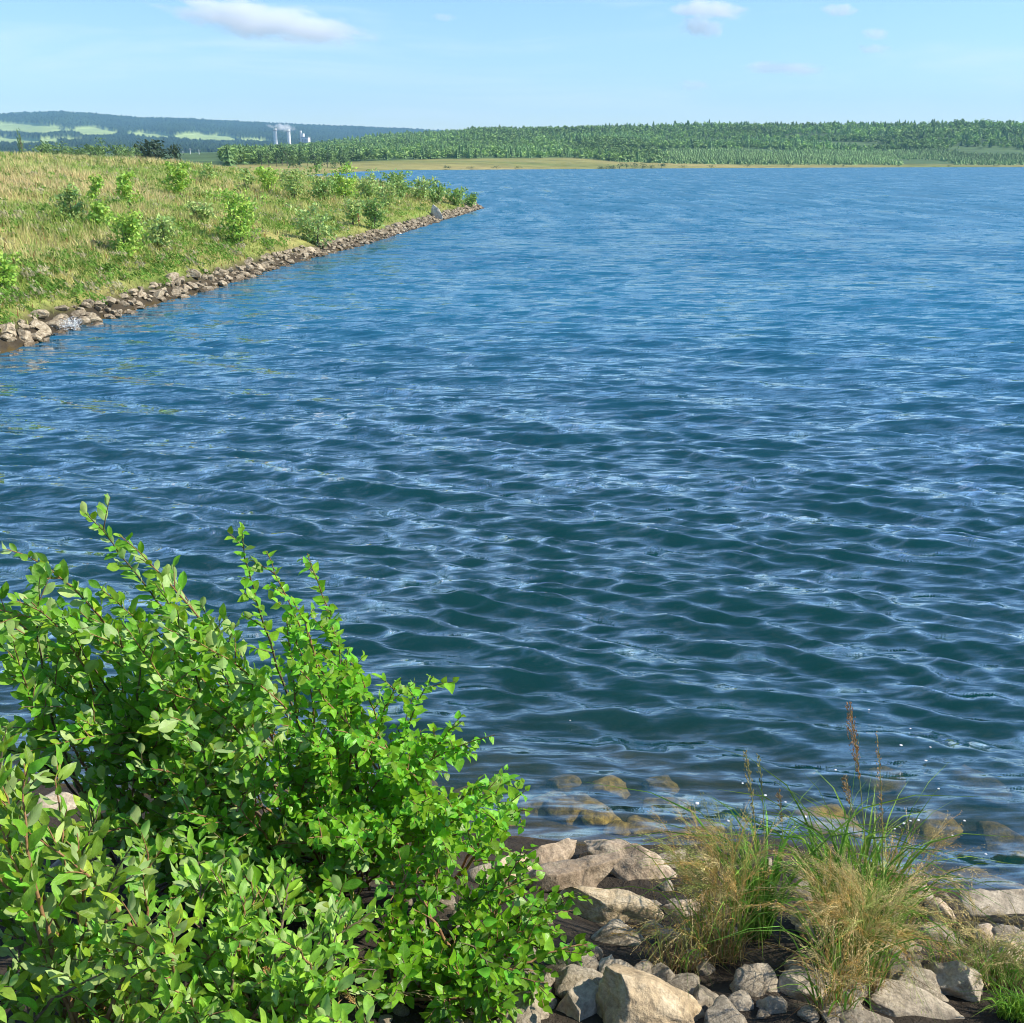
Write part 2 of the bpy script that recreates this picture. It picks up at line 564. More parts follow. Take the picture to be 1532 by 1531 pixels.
# ------------------------------------------------------------------ far wood and single far trees
ICO = {}
def ico(k):
    if k not in ICO:
        bm = bmesh.new(); bmesh.ops.create_icosphere(bm, subdivisions=k, radius=1)
        bm.verts.ensure_lookup_table()
        ICO[k] = (np.array([v.co[:] for v in bm.verts]), np.array([[v.index for v in f.verts] for f in bm.faces]))
        bm.free()
    return ICO[k]


def conifer_proto(g, layers=5, pts=6):
    V, Fc = [], []
    for k in range(layers):
        z0 = 0.10 + 0.9 * k / layers; z1 = min(1.02, z0 + 1.5 * 0.9 / layers)
        r = 0.24 * (1 - k / layers) ** 0.8 + 0.02
        b = len(V)
        V.append((g.normal(0, .01), g.normal(0, .01), z1))
        for j in range(pts * 2):
            a = math.pi * j / pts + k
            q = r * (1.0 if j % 2 == 0 else 0.5) * g.uniform(0.75, 1.2)
            V.append((q * math.cos(a), q * math.sin(a), z0 - (0.04 if j % 2 == 0 else -0.02) + g.normal(0, .015)))
        for j in range(pts * 2): Fc.append((b, b + 1 + j, b + 1 + (j + 1) % (pts * 2)))
    return np.array(V), np.array(Fc)


def clump_crown(g, n, cx=(0, 0, .6), rad=(.33, .33, .38), q=0.12, lobes=7):
    """a crown made of many small tilted faces gathered in uneven lobes"""
    cen = g.normal(0, 1, (lobes, 3)); cen /= np.linalg.norm(cen, axis=1)[:, None]
    cen *= g.uniform(0.25, 0.75, (lobes, 1))
    V, Fc = [], []
    for i in range(n):
        c = cen[g.integers(lobes)]
        d = g.normal(0, 1, 3); d /= np.linalg.norm(d)
        p = c + d * g.uniform(0.25, 0.5)
        p = p * rad + cx
        a = g.normal(0, 1, 3); a /= np.linalg.norm(a)
        nrm = d + a * 0.9; nrm /= np.linalg.norm(nrm)
        u = np.cross(nrm, [0.3, 0.5, 0.8]); u /= np.linalg.norm(u); w = np.cross(nrm, u)
        s = q * g.uniform(0.6, 1.3)
        b = len(V)
        V += [p + u * s, p + w * s * .8, p - u * s * .9]
        Fc.append((b, b + 1, b + 2))
    return np.array(V), np.array(Fc)


def leafy_mat(name, tint=(1, 1, 1), trans=0.25, rough=0.6):
    t = NT(name)
    at = t.node('Attribute', attribute_name='Col').outputs['Color']
    c = t.mix(1.0, at, tint, 'MULTIPLY')
    d = t.node('BsdfPrincipled', {'Base Color': c, 'Roughness': rough, 'Specular IOR Level': 0.25}).outputs[0]
    tr = t.node('BsdfTranslucent', {'Color': c}).outputs[0]
    return t.surf(t.node('MixShader', {0: trans, 1: d, 2: tr}).outputs[0])


M_FAR = leafy_mat('far_foliage', trans=0.15)
def bark_mat(name, a, b, scale=30):
    t = NT(name)
    n = t.noise(t.obj(), scale, 4, 0.6)
    c = t.ramp(n.outputs['Fac'], [(0.3, a), (0.7, b)])
    return t.surf(t.node('BsdfPrincipled', {'Base Color': c, 'Roughness': 0.8, 'Normal': t.bump(n.outputs['Fac'], .3, .01)}).outputs[0])
M_BARK = bark_mat('grey_bark', (0.06, 0.05, 0.04), (0.16, 0.14, 0.11))


def build_forest():
    g = np.random.default_rng(5)
    con = [conifer_proto(g) for _ in range(6)]
    dec = [clump_crown(g, 44, q=0.17) for _ in range(6)]
    young = [conifer_proto(g, 3, 4) for _ in range(4)]
    # candidate points, more of them nearer the lake-side edge
    N = 90000
    th = np.concatenate([g.uniform(bearing(335), bearing(1640), 60000), g.uniform(bearing(890), bearing(1640), 30000)])
    rad = np.sqrt(np.concatenate([g.uniform(430 ** 2, 1640 ** 2, 60000), g.uniform(560 ** 2, 1180 ** 2, 30000)]))
    x, y = np.sin(th) * rad, np.cos(th) * rad
    P = np.column_stack([x, y])
    d = signed_dist(P)
    px = PW / 2 + F * np.tan(th) * cp * 0 + 0
    bx = np.array([0, 340, 420, 520, 640, 760, 850, 880, 930, 1000, 1100, 1300, 1532, 1700], float)
    start = np.interp(th, [bearing(v) for v in bx], [40, 40, 60, 90, 105, 110, 110, 95, 55, 40, 30, 24, 20, 20])
    keep = d > start
    # clearings
    cl = [(1138, 1060, 30, 40), (1275, 1180, 48, 46), (1480, 1150, 40, 46), (960, 980, 30, 30), (1380, 980, 26, 40), (1220, 1330, 46, 40)]
    for cx, cr, w, h in cl:
        tb = bearing(cx)
        keep &= ((th - tb) * rad / w) ** 2 + ((rad - cr) / h) ** 2 > 1 + 0.5 * g.normal(0, .4, N)
    # thinning away from the edge
    f_ = d / (d + np.maximum(RIDGE - rad, 1))
    keep &= g.random(N) < np.where(d / (d + np.maximum(RIDGE - rad, 1)) < .35, 0.5, 0.3)
    P, d, th, rad = P[keep], d[keep], th[keep], rad[keep]
    z = height(P, d)
    hpx = np.interp(th, [bearing(v) for v in (340, 840, 900, 1000, 1532)], [1, 1, 0.6, 0, 0])
    # lower right slopes: young plantation; above it taller mixed wood
    low = (1 - smooth01(d / (d + np.maximum(RIDGE - rad, 1)), 0.28, 0.40)) * (1 - hpx)
    patch = fbm(P[:, 0] * 0.01, P[:, 1] * 0.006 + 3, 3)
    big_ = fbm(P[:, 0] * 0.004 + 9, P[:, 1] * 0.004, 3)
    S = Soup()
    for i in range(len(P)):
        yng = g.random() < low[i]
        if yng:
            V, Fc = young[g.integers(len(young))]; h = g.uniform(1.8, 3.8); w = h * g.uniform(1.7, 2.5)
            c = np.array([0.24, 0.37, 0.11])
        elif g.random() < 0.26 + 0.9 * (patch[i] - 0.5):
            V, Fc = con[g.integers(len(con))]; h = g.uniform(5.0, 10.0) * (.5 + .9 * big_[i]); w = h * g.uniform(1.2, 1.8)
            c = np.array([0.15, 0.26, 0.08])
        else:
            V, Fc = dec[g.integers(len(dec))]; h = g.uniform(4.0, 8.5) * (.5 + .9 * big_[i]); w = h * g.uniform(0.9, 1.5)
            c = np.array([0.25, 0.39, 0.10])
        a = g.uniform(0, 6.28); ca, sa = math.cos(a), math.sin(a)
        W = np.column_stack([(V[:, 0] * ca - V[:, 1] * sa) * w + P[i, 0], (V[:, 0] * sa + V[:, 1] * ca) * w + P[i, 1], V[:, 2] * h + z[i] - 0.3])
        cj = c * g.uniform(0.7, 1.3) * (0.45 + 1.1 * patch[i])
        cv = np.tile(cj, (len(V), 1)) * g.uniform(0.8, 1.2, (len(V), 1))
        S.add(W, Fc, cv)
    o = link('forest', S.mesh('forest', False), mat=M_FAR)
    tag(o, kind='stuff')
    print('forest trees', len(P))


build_forest()


def tube(pts, r0, r1, sides=5):
    pts = np.asarray(pts, float); n = len(pts)
    tg = np.gradient(pts, axis=0); tg /= np.linalg.norm(tg, axis=1)[:, None] + 1e-12
    ref = np.array([0.31, 0.17, 0.93]) if abs(tg[0, 2]) < 0.85 else np.array([0.93, 0.17, 0.31])
    u = np.cross(tg, ref); u /= np.linalg.norm(u, axis=1)[:, None] + 1e-12
    w = np.cross(tg, u)
    rr = np.linspace(r0, r1, n)[:, None]
    a = np.arange(sides) * 2 * math.pi / sides
    V = (pts[:, None, :] + rr[:, None, :] * (np.cos(a)[None, :, None] * u[:, None, :] + np.sin(a)[None, :, None] * w[:, None, :])).reshape(-1, 3)
    i = np.arange(n - 1)[:, None] * sides; j = np.arange(sides)[None, :]; j2 = (j + 1) % sides
    q = np.stack([i + j, i + j2, i + sides + j2, i + sides + j], -1).reshape(-1, 4)
    return V, np.concatenate([q[:, [0, 1, 2]], q[:, [0, 2, 3]]])


def far_tree(name, px, pyb, dist, h, w, label, group, colr, seed, n=420, conif=False, cat='tree'):
    """a single tree with trunk and crown, standing on the ground on that bearing"""
    g = np.random.default_rng(seed)
    b = bearing(px); x, y = math.sin(b) * dist, math.cos(b) * dist
    z = ground_z(x, y)
    root = tag(empty(name, (x, y, z - 0.05)), label, cat, group)
    S = Soup()
    S.add(*tube([(0, 0, -0.2), (0.02 * h, 0, h * .3), (0, 0.02 * h, h * .62)], 0.028 * h, 0.012 * h, 6))
    for k in range(4):
        a = g.uniform(0, 6.28)
        S.add(*tube([(0, 0, h * (.2 + .08 * k)), (math.cos(a) * w * .14, math.sin(a) * w * .14, h * (.42 + .08 * k)), (math.cos(a) * w * .26, math.sin(a) * w * .26, h * (.55 + .07 * k))], 0.014 * h, 0.005 * h, 4))
    link('trunk', S.mesh('trunk'), root, M_BARK)
    if conif:
        V, Fc = conifer_proto(g, 9, 8); V = V * (w * 2, w * 2, h)
    else:
        V, Fc = clump_crown(g, n, cx=(0, 0, .56), rad=(.62, .62, .52), q=0.085, lobes=11)
        V = V * (w, w, h); 
    c = np.array(colr) * np.repeat(g.uniform(0.65, 1.35, (len(V) // 3 + 1, 1)), 3, 0)[:len(V)]
    link('crown', np_mesh('crown', V, Fc, False, c), root, M_FAR)
    return root


DG = (0.075, 0.14, 0.05); MG = (0.17, 0.27, 0.08); BG = (0.05, 0.085, 0.042)
k = 0
g_ = np.random.default_rng(77)
for px in np.concatenate([np.linspace(348, 420, 9), np.linspace(428, 520, 10)]):
    k += 1
    h = (4.6 + 2.4 * math.sin((px - 345) * 0.018)) * g_.uniform(0.85, 1.25)
    far_tree('broadleaf_tree', px + g_.normal(0, 2), 237, 480 + g_.uniform(0, 60), h * 1.15, h * g_.uniform(.75, 1.0),
             'dark green broadleaf tree in the copse below the power station chimneys', 'copse below the chimneys', [DG, MG][k % 2], 100 + k, 260)
for px in np.linspace(62, 205, 13):
    k += 1
    far_tree('hedge_tree', px + g_.normal(0, 3), 230, 330 + g_.uniform(0, 40), g_.uniform(4.6, 6.4), g_.uniform(4.5, 6.5),
             'mid green tree in the row along the crest of the straw field', 'row of trees behind the straw field', MG, 200 + k, 220)
far_tree('round_tree', 231, 236, 300, 8.2, 8.0, 'dark rounded broad tree at the end of the field-edge tree row', None, BG, 301, 420)
far_tree('small_tree', 262, 237, 300, 6.4, 4.0, 'small dark upright tree next to the dark rounded tree', None, BG, 302, 260)
far_tree('poplar_tree', 35, 222, 330, 8.5, 1.8, 'slim tall tree rising above the straw field crest', None, MG, 303, 200)
for i, (px, w) in enumerate([(857, 3.4), (866, 3.8)]):
    far_tree('shore_bush', px, 247, 610, 3.4, w * 1.3, 'dark round bush standing alone on the straw meadow across the lake', 'pair of round bushes on the far meadow', BG, 320 + i, 160, cat='bush')
for i, px in enumerate([900, 908, 918, 927, 938, 950, 962, 975, 990]):
    far_tree('shore_shrub', px, 246, 640 + 8 * i, g_.uniform(2.6, 4.0), g_.uniform(4, 6), 'dark shrub in the line along the edge of the far straw meadow', 'line of shrubs on the far shore', DG, 340 + i, 120, cat='bush')


for i, px in enumerate([672, 706, 742, 775, 1022, 1065, 1118, 1180, 1262, 1345, 1420, 1490]):
    b_ = bearing(px)
    rs_ = np.linspace(480, 1000, 900)
    sd_ = signed_dist(np.column_stack([np.sin(b_) * rs_, np.cos(b_) * rs_]))
    far_tree('shore_scrub', px, 250, rs_[np.argmax(sd_ > 3)] + g_.uniform(0, 6), g_.uniform(1.2, 2.2), g_.uniform(2.5, 6), 'low dark scrub right at the waterline of the far shore', 'scrub along the far waterline', DG, 360 + i, 90, cat='bush')


# ------------------------------------------------------------------ power station beyond the copse
def paint_mat(name, c, rough=0.7):
    t = NT(name)
    n = t.noise(t.obj(), 0.4, 5, 0.6)
    v = t.mrange(n.outputs['Fac'], 0.3, 0.7, 0.85, 1.08)
    cc = t.mix(1.0, c, t.node('CombineColor', {0: v, 1: v, 2: v}).outputs[0], 'MULTIPLY')
    return t.surf(t.node('BsdfPrincipled', {'Base Color': cc, 'Roughness': rough}).outputs[0])


M_WHITE = paint_mat('white_concrete', (0.80, 0.79, 0.76))
M_RED = paint_mat('red_band', (0.45, 0.12, 0.08))
M_STEEL = paint_mat('dull_steel', (0.35, 0.36, 0.37))


def lathe(prof, sides=20):
    V, Fc = [], []
    for r, z in prof:
        for j in range(sides):
            a = 2 * math.pi * j / sides
            V.append((r * math.cos(a), r * math.sin(a), z))
    for i in range(len(prof) - 1):
        for j in range(sides):
            a, b = i * sides + j, i * sides + (j + 1) % sides
            Fc.append((a, b, b + sides, a + sides))
    return np.array(V), np.array(Fc)


def at_dist(px, py, dist):
    b = bearing(px); return np.array([math.sin(b) * dist, math.cos(b) * dist, CAMH + elev_slope(px, py) * dist])


def chimney(px, py_top, dist, r, label, tall=True):
    top = at_dist(px, py_top, dist)
    root = tag(empty('chimney', (top[0], top[1], -1)), label, 'chimney', 'power station chimneys')
    H = top[2] + 1
    V, Fc = lathe([(r * 1.35, 0), (r * 1.12, H * .4), (r, H - 3), (r, H), (r * .8, H), (r * .8, H - 6)])
    link('shaft', np_mesh('shaft', V, Fc), root, M_WHITE)
    for z in (H * .55, H * .93):
        V, Fc = lathe([(r * 1.04, z), (r * 1.3, z), (r * 1.3, z + 1.6), (r * 1.04, z + 1.6)])
        link('platform', np_mesh('platform', V, Fc, False), root, M_STEEL)
    V, Fc = lathe([(r * 1.02, H - 4), (r * 1.02, H + .3), (r * .82, H + .3)])
    link('rim', np_mesh('rim', V, Fc, False), root, M_WHITE)
    return root


def box(x0, x1, y0, y1, z0, z1):
    V = np.array([(x, y, z) for x in (x0, x1) for y in (y0, y1) for z in (z0, z1)], float)
    return V, np.array([(0, 1, 3, 2), (4, 6, 7, 5), (0, 4, 5, 1), (2, 3, 7, 6), (0, 2, 6, 4), (1, 5, 7, 3)])


chimney(414.5, 192.5, 2700, 4.2, 'tall white chimney trailing thin steam over the copse')
chimney(434.5, 193.5, 2700, 4.0, 'tall white chimney under the thick white steam plume')
chimney(452.5, 196, 2700, 2.4, 'short thin white chimney beside the boiler house')
p0 = at_dist(459, 212, 2700)
bh = tag(empty('boiler_house', (p0[0], p0[1], -1)), 'white blocky boiler house of the power station behind the trees', 'building')
zt = at_dist(459, 206, 2700)[2] + 1
V, Fc = box(-7, 9, -14, 14, 0, zt); link('wall', np_mesh('wall', V, Fc, False), bh, M_WHITE)
V, Fc = box(-7.6, 9.6, -14.6, 14.6, zt, zt + 1.5); link('roof', np_mesh('roof', V, Fc, False), bh, M_STEEL)
V, Fc = box(-11, -3, -8, 8, zt + 1.5, zt + 9); link('penthouse', np_mesh('penthouse', V, Fc, False), bh, M_WHITE)
for i in range(4):
    V, Fc = box(-5 + i * 3.4, -3 + i * 3.4, -14.5, -13.8, zt - 14, zt - 4); link('window', np_mesh('window', V, Fc, False), bh, M_STEEL)
for px, pyt in ((286, 222), (299, 224), (275, 226)):
    b = at_dist(px, pyt, 900)
    po = tag(empty('utility_pole', (b[0], b[1], 0)), 'thin pale utility pole at the field end before the mountains', 'pole', 'utility poles by the field')
    V, Fc = tube([(0, 0, 0), (0, 0, b[2])], .35, .22, 6); link('mast', np_mesh('mast', V, Fc), po, M_WHITE)
    V, Fc = box(-1.6, 1.6, -.12, .12, b[2] - 1.2, b[2] - .8); link('crossarm', np_mesh('crossarm', V, Fc, False), po, M_STEEL)


# ------------------------------------------------------------------ clouds and steam (volumes)
def puff_mat(name, density, nscale, lo, hi, seed):
    t = NT(name)
    p = t.obj()
    ln = t.node('VectorMath', {0: p}, operation='LENGTH').outputs['Value']
    mp = t.node('Mapping', {'Vector': p, 'Location': (seed * 3.1, seed * 1.7, seed), 'Scale': (1.6, 1.0, 0.75)}).outputs[0]
    n = t.noise(mp, nscale, 7, 0.62).outputs['Fac']
    e = t.math('SUBTRACT', n, t.math('MULTIPLY', t.math('POWER', ln, 2.0), 0.42))
    dn = t.node('MapRange', {'Value': e, 'From Min': lo, 'From Max': hi, 'To Min': 0.0, 'To Max': density}, interpolation_type='SMOOTHSTEP').outputs['Result']
    pv = t.node('VolumePrincipled', {'Color': (1, 1, 1, 1), 'Density': dn, 'Anisotropy': 0.0, 'Density Attribute': ''})
    t.l.new(pv.outputs[0], t.out.inputs['Volume'])
    return t.m


def cloud(name, px, py, dist, wpx, hpx, tilt, seed, label, dens=0.02, cat='cloud', group='small white clouds', nscale=2.4, lo=0.22, hi=0.5, depth=0.7):
    c = at_dist(px, py, dist)
    sx = wpx / F * dist * 0.5; sz = hpx / F * dist * 0.5
    V, Fc = ico(3)
    g = np.random.default_rng(seed)
    V = V * (1 + g.normal(0, .03, (len(V), 1)))
    o = link(name, np_mesh(name, V, Fc), None, puff_mat(name + '_vapour', dens, nscale, lo, hi, seed))
    o.location = c
    b = bearing(px)
    o.rotation_euler = (0, tilt, -b)
    o.scale = (sx, sx * depth, sz)
    tag(o, label, cat, group)
    return o


cloud('cloud', 416, 33, 11000, 350, 54, R(7), 3, 'long white cloud tapering towards the hills, the largest in the sky', dens=0.0058, group=None, depth=.5)
for i, (px, py, w, h, lb) in enumerate([
        (1046, 14, 100, 22, 'white cloud puff directly above another puff of its size'),
        (1040, 41, 62, 26, 'white cloud puff directly below another puff of its size'),
        (1236, 16, 48, 15, 'small slanting white cloud higher than the two little puffs beside it'),
        (1290, 51, 36, 14, 'little bright compact cloud puff with a fainter one below it'),
        (1290, 74, 52, 12, 'faint little cloud puff below the bright compact one'),
        (1165, 103, 120, 15, 'long thin flat cloud streak above the wooded ridge'),
        (1032, 128, 52, 14, 'faint tiny cloud puff low over the wooded ridge'),
        (668, 26, 34, 10, 'faint wisp of cloud beside the tip of the largest cloud')]):
    cloud('small_cloud', px, py, 12000, w * 1.25, h * 1.35, R(4), 20 + i, lb, dens=0.0055 if i < 4 else 0.003, nscale=1.7, lo=.2, hi=.5, depth=.8)
st = cloud('steam_plume', 428, 191, 2690, 40, 15, R(6), 41, 'white steam plume drifting between the two tall chimneys', dens=0.09, cat='steam', group=None, nscale=2.6, lo=.26, hi=.5, depth=.5)
st['kind'] = 'stuff'
st2 = cloud('steam_wisp', 408, 189, 2690, 16, 6, R(20), 42, 'thin steam wisp at the mouth of the tall chimney', dens=0.05, cat='steam', group=None, nscale=2.6, lo=.25, hi=.5)
st2['kind'] = 'stuff'


# ------------------------------------------------------------------ stones
def stone_mat(name, a, b, c, scale=7.0, stain=0.5, wet=True):
    t = NT(name)
    p = t.obj()
    at = t.node('ObjectInfo').outputs['Random']
    off = t.node('CombineXYZ', {0: at, 1: t.math('MULTIPLY', at, 7.0), 2: at}).outputs[0]
    pp = t.node('VectorMath', {0: p, 1: t.node('VectorMath', {0: off, 1: (31, 17, 23)}, operation='MULTIPLY').outputs[0]}, operation='ADD').outputs[0]
    n1 = t.noise(pp, scale, 6, 0.65, 0.4)
    base = t.ramp(n1.outputs['Fac'], [(0.28, a), (0.5, b), (0.74, c)])
    n2 = t.noise(pp, scale * 7, 4, 0.7)
    sp_ = t.mrange(n2.outputs['Fac'], 0.3, 0.72, 0.62, 1.28)
    base = t.mix(1.0, base, t.node('CombineColor', {0: sp_, 1: sp_, 2: sp_}).outputs[0], 'MULTIPLY')
    n3 = t.noise(pp, scale * 0.55, 5, 0.7, 0.8)
    st_ = t.math('MULTIPLY', t.mrange(n3.outputs['Fac'], 0.55, 0.7), stain, True)
    base = t.mix(st_, base, (0.035, 0.032, 0.026))
    n4 = t.noise(pp, scale * 1.6, 4, 0.7)
    li = t.math('MULTIPLY', t.mrange(n4.outputs['Fac'], 0.62, 0.72), 0.45, True)
    base = t.mix(li, base, (0.30, 0.28, 0.13))
    rv = t.mrange(at, 0, 1, 0.72, 1.2)
    base = t.mix(1.0, base, t.node('CombineColor', {0: rv, 1: rv, 2: rv}).outputs[0], 'MULTIPLY')
    rough = 0.85
    if wet:   # stones are dark where the waves keep them wet, and carry yellow algae under water
        zz = t.node('SeparateXYZ', {0: t.pos()}).outputs['Z']
        w = t.mrange(t.math('ADD', zz, t.math('MULTIPLY', n1.outputs['Fac'], 0.1)), 0.16, 0.09)
        base = t.mix(w, base, t.mix(1.0, base, (0.5, 0.45, 0.38), 'MULTIPLY'))
        al = t.math('MULTIPLY', t.mrange(zz, 0.0, -0.06), t.mrange(n3.outputs['Fac'], 0.32, 0.55), True)
        base = t.mix(al, base, (0.36, 0.23, 0.035))
        rough = t.mrange(w, 0, 1, 0.85, 0.25)
    hgt = t.math('ADD', n1.outputs['Fac'], t.math('MULTIPLY', n2.outputs['Fac'], 0.35))
    bs = t.node('BsdfPrincipled', {'Base Color': base, 'Roughness': rough, 'Specular IOR Level': 0.35, 'Normal': t.bump(hgt, 0.75, 0.025)})
    return t.surf(bs.outputs[0])


M_PINK = stone_mat('pinkish_granite', (0.27, 0.195, 0.125), (0.48, 0.37, 0.25), (0.64, 0.54, 0.39), stain=.42)
M_GREY = stone_mat('grey_gneiss', (0.19, 0.155, 0.105), (0.39, 0.325, 0.23), (0.62, 0.53, 0.39), stain=.5)
M_TAN = stone_mat('tan_quartzite', (0.22, 0.16, 0.09), (0.42, 0.32, 0.19), (0.58, 0.49, 0.34), stain=.45)
M_PALE = stone_mat('pale_limestone', (0.45, 0.40, 0.33), (0.62, 0.57, 0.49), (0.75, 0.70, 0.62), stain=.2)
M_RIP = stone_mat('brown_riprap', (0.14, 0.105, 0.07), (0.36, 0.29, 0.19), (0.62, 0.54, 0.40), scale=3.0, stain=.4)


def rock_arrays(seed, sub=4, cuts=9, size=(1, 1, 1), rough=0.10, flat_top=None):
    """a boulder: sphere sheared off by random planes, then weathered"""
    V, Fc = ico(sub)
    g = np.random.default_rng(seed)
    V = V.copy()
    for _ in range(cuts):
        n = g.normal(0, 1, 3); n /= np.linalg.norm(n)
        c = g.uniform(0.42, 0.8)
        V -= np.maximum(V @ n - c, 0)[:, None] * n * 0.985
    if flat_top is not None:
        V[:, 2] = np.minimum(V[:, 2], flat_top + 0.06 * V[:, 0])
    N = V / (np.linalg.norm(V, axis=1)[:, None] + 1e-9)
    o = Vector((seed * 1.37, seed * 0.71, seed * 2.3))
    nz = np.array([mnoise.fractal(Vector(v) * 1.5 + o, 0.7, 2.0, 5) for v in V])
    nz2 = np.array([mnoise.ridged_multi_fractal(Vector(v) * 2.3 + o, 0.9, 2.1, 4, 1.0, 2.0) for v in V]) if sub >= 4 else 0
    V = V + N * (nz * rough)[:, None] - (N * ((nz2 - 1.0) * rough * 0.18)[:, None] if sub >= 4 else 0)
    return V * np.array(size), Fc


def rock(name, px, py, wpx, hpx, label, mat, seed, depth=0.8, rot=(0, 0, 0), sub=4, lift=0.0, cuts=13, flat_top=None, group='boulders on the near bank', hs=1.0, rough=0.10, Y=None):
    c = on_ground(px, py) if Y is None else at_y(px, py, Y)
    dist = np.linalg.norm(c - np.array([0, 0, CAMH]))
    m = dist / F
    sx = wpx * m * 0.5
    # the picture height of a stone seen from above mixes its depth and its height
    sy = sx * depth
    sz = max(hpx * m * 0.5 * hs, 0.02)
    V, Fc = rock_arrays(seed, sub, cuts, (sx * 1.08, sy, sz * 1.15), rough, flat_top)
    o = link(name, np_mesh(name, V, Fc, True), None, mat)
    o.location = (c[0], c[1], c[2] + lift)
    o.rotation_euler = rot
    if label: tag(o, label, 'rock', group)
    return o


ROCKS = [
    # px, py, w, h, material, seed, depth, rot, label, extras
    (945, 1302, 170, 92, M_PINK, 11, .62, (R(-8), R(17), R(-28)), 'long pinkish boulder at the waterline sloping down to the dry grass', dict(sub=5, lift=.03)),
    (826, 1290, 100, 66, M_PINK, 12, .8, (0, R(-12), R(20)), 'dark shaded boulder at the waterline behind the humped pinkish boulder', dict(sub=5)),
    (838, 1330, 168, 80, M_PINK, 13, .6, (R(6), R(-20), R(12)), 'humped pinkish boulder with a dark pit, next to the birch leaves', dict(sub=5, lift=.06)),
    (772, 1312, 80, 84, M_TAN, 14, .8, (0, 0, R(40)), 'speckled boulder half hidden behind the birch leaves by the water', dict(sub=4)),
    (925, 1372, 160, 74, M_TAN, 15, .62, (R(-4), R(2), R(-4)), 'flat-topped pale slab below the two pinkish boulders', dict(sub=5, flat_top=.42, lift=.05, cuts=12)),
    (985, 1515, 250, 120, M_TAN, 16, .5, (R(4), R(20), R(-16)), 'large angular tan rock with a sharp lit ridge', dict(sub=5, lift=.03, cuts=13)),
    (968, 1472, 74, 48, M_GREY, 17, .8, (0, 0, R(10)), 'rounded grey rock touching the ridge of the large tan rock', dict(sub=4)),
    (1056, 1502, 60, 56, M_GREY, 18, .9, (0, 0, R(60)), 'pale egg-shaped rock at the lower end of the large tan rock', dict(sub=4)),
    (862, 1512, 96, 78, M_GREY, 19, .8, (0, 0, R(30)), 'dull grey rock wedged beside the large tan rock', dict(sub=4)),
    (790, 1522, 78, 60, M_GREY, 20, .8, (0, 0, R(70)), 'pale-edged grey rock under the lowest birch leaves', dict(sub=4)),
    (885, 1432, 34, 30, M_GREY, 21, .9, (0, 0, 0), 'small pale cobble beneath the flat-topped slab', dict(sub=3)),
    (930, 1408, 64, 44, M_GREY, 22, .8, (0, 0, R(15)), 'shaded grey rock tucked under the flat-topped slab', dict(sub=4)),
    (906, 1450, 52, 34, M_GREY, 23, .8, (0, 0, R(50)), 'dark cobble in the gap above the large tan rock', dict(sub=3)),
    (1018, 1368, 56, 60, M_PINK, 24, .8, (0, 0, R(25)), 'pale split rock at the foot of the sparse dry grass', dict(sub=4)),
    (1374, 1358, 46, 40, M_GREY, 25, .9, (0, R(10), R(20)), 'small pale angular rock at the water beside the big grass tuft', dict(sub=4, lift=.05)),
    (1408, 1378, 52, 36, M_PINK, 26, .8, (0, R(18), R(-20)), 'rusty-edged small rock just landward of the pale angular one', dict(sub=4, lift=.03)),
    (1430, 1482, 104, 74, M_GREY, 27, .75, (0, R(-8), R(-15)), 'broad grey rock landward of the dark gap beside the big grass tuft', dict(sub=5, lift=.03)),
    (1352, 1512, 150, 62, M_GREY, 28, .55, (R(5), R(6), R(-14)), 'flat cracked pale rock under the big grass tuft', dict(sub=5, flat_top=.5, cuts=12)),
    (1212, 1490, 110, 84, M_GREY, 29, .8, (0, 0, R(25)), 'tall grey rock behind the dry stalks of the big grass tuft', dict(sub=4)),
    (1146, 1478, 66, 56, M_GREY, 30, .8, (0, 0, R(-25)), 'square grey rock between the two grass tufts', dict(sub=4)),
    (1152, 1512, 56, 52, M_GREY, 31, .8, (0, 0, R(75)), 'shaded grey rock below the square grey rock', dict(sub=4)),
    (1108, 1508, 48, 42, M_GREY, 32, .8, (0, 0, R(35)), 'dark little rock next to the pale egg-shaped rock', dict(sub=3)),
    (1502, 1440, 70, 42, M_PINK, 33, .8, (0, 0, R(15)), 'brownish rock in the shade under the long stone slab', dict(sub=4)),
    (1480, 1412, 60, 40, M_PINK, 34, .8, (0, 0, R(45)), 'low reddish rock behind the slender seeding grass', dict(sub=3)),
    (60, 1215, 90, 40, M_GREY, 35, .8, (0, 0, R(15)), 'pale stone showing through a gap in the willow leaves by the water', dict(sub=4)),
    (95, 1312, 90, 50, M_GREY, 36, .8, (0, 0, R(-15)), 'grey stone glimpsed below the willow shoots', dict(sub=4)),
]
for px, py, w, h, m, sd, dp, rot, lb, ex in ROCKS:
    rock('boulder' if w > 120 else 'rock', px, py, w, h, lb, m, sd, dp, rot, **ex)

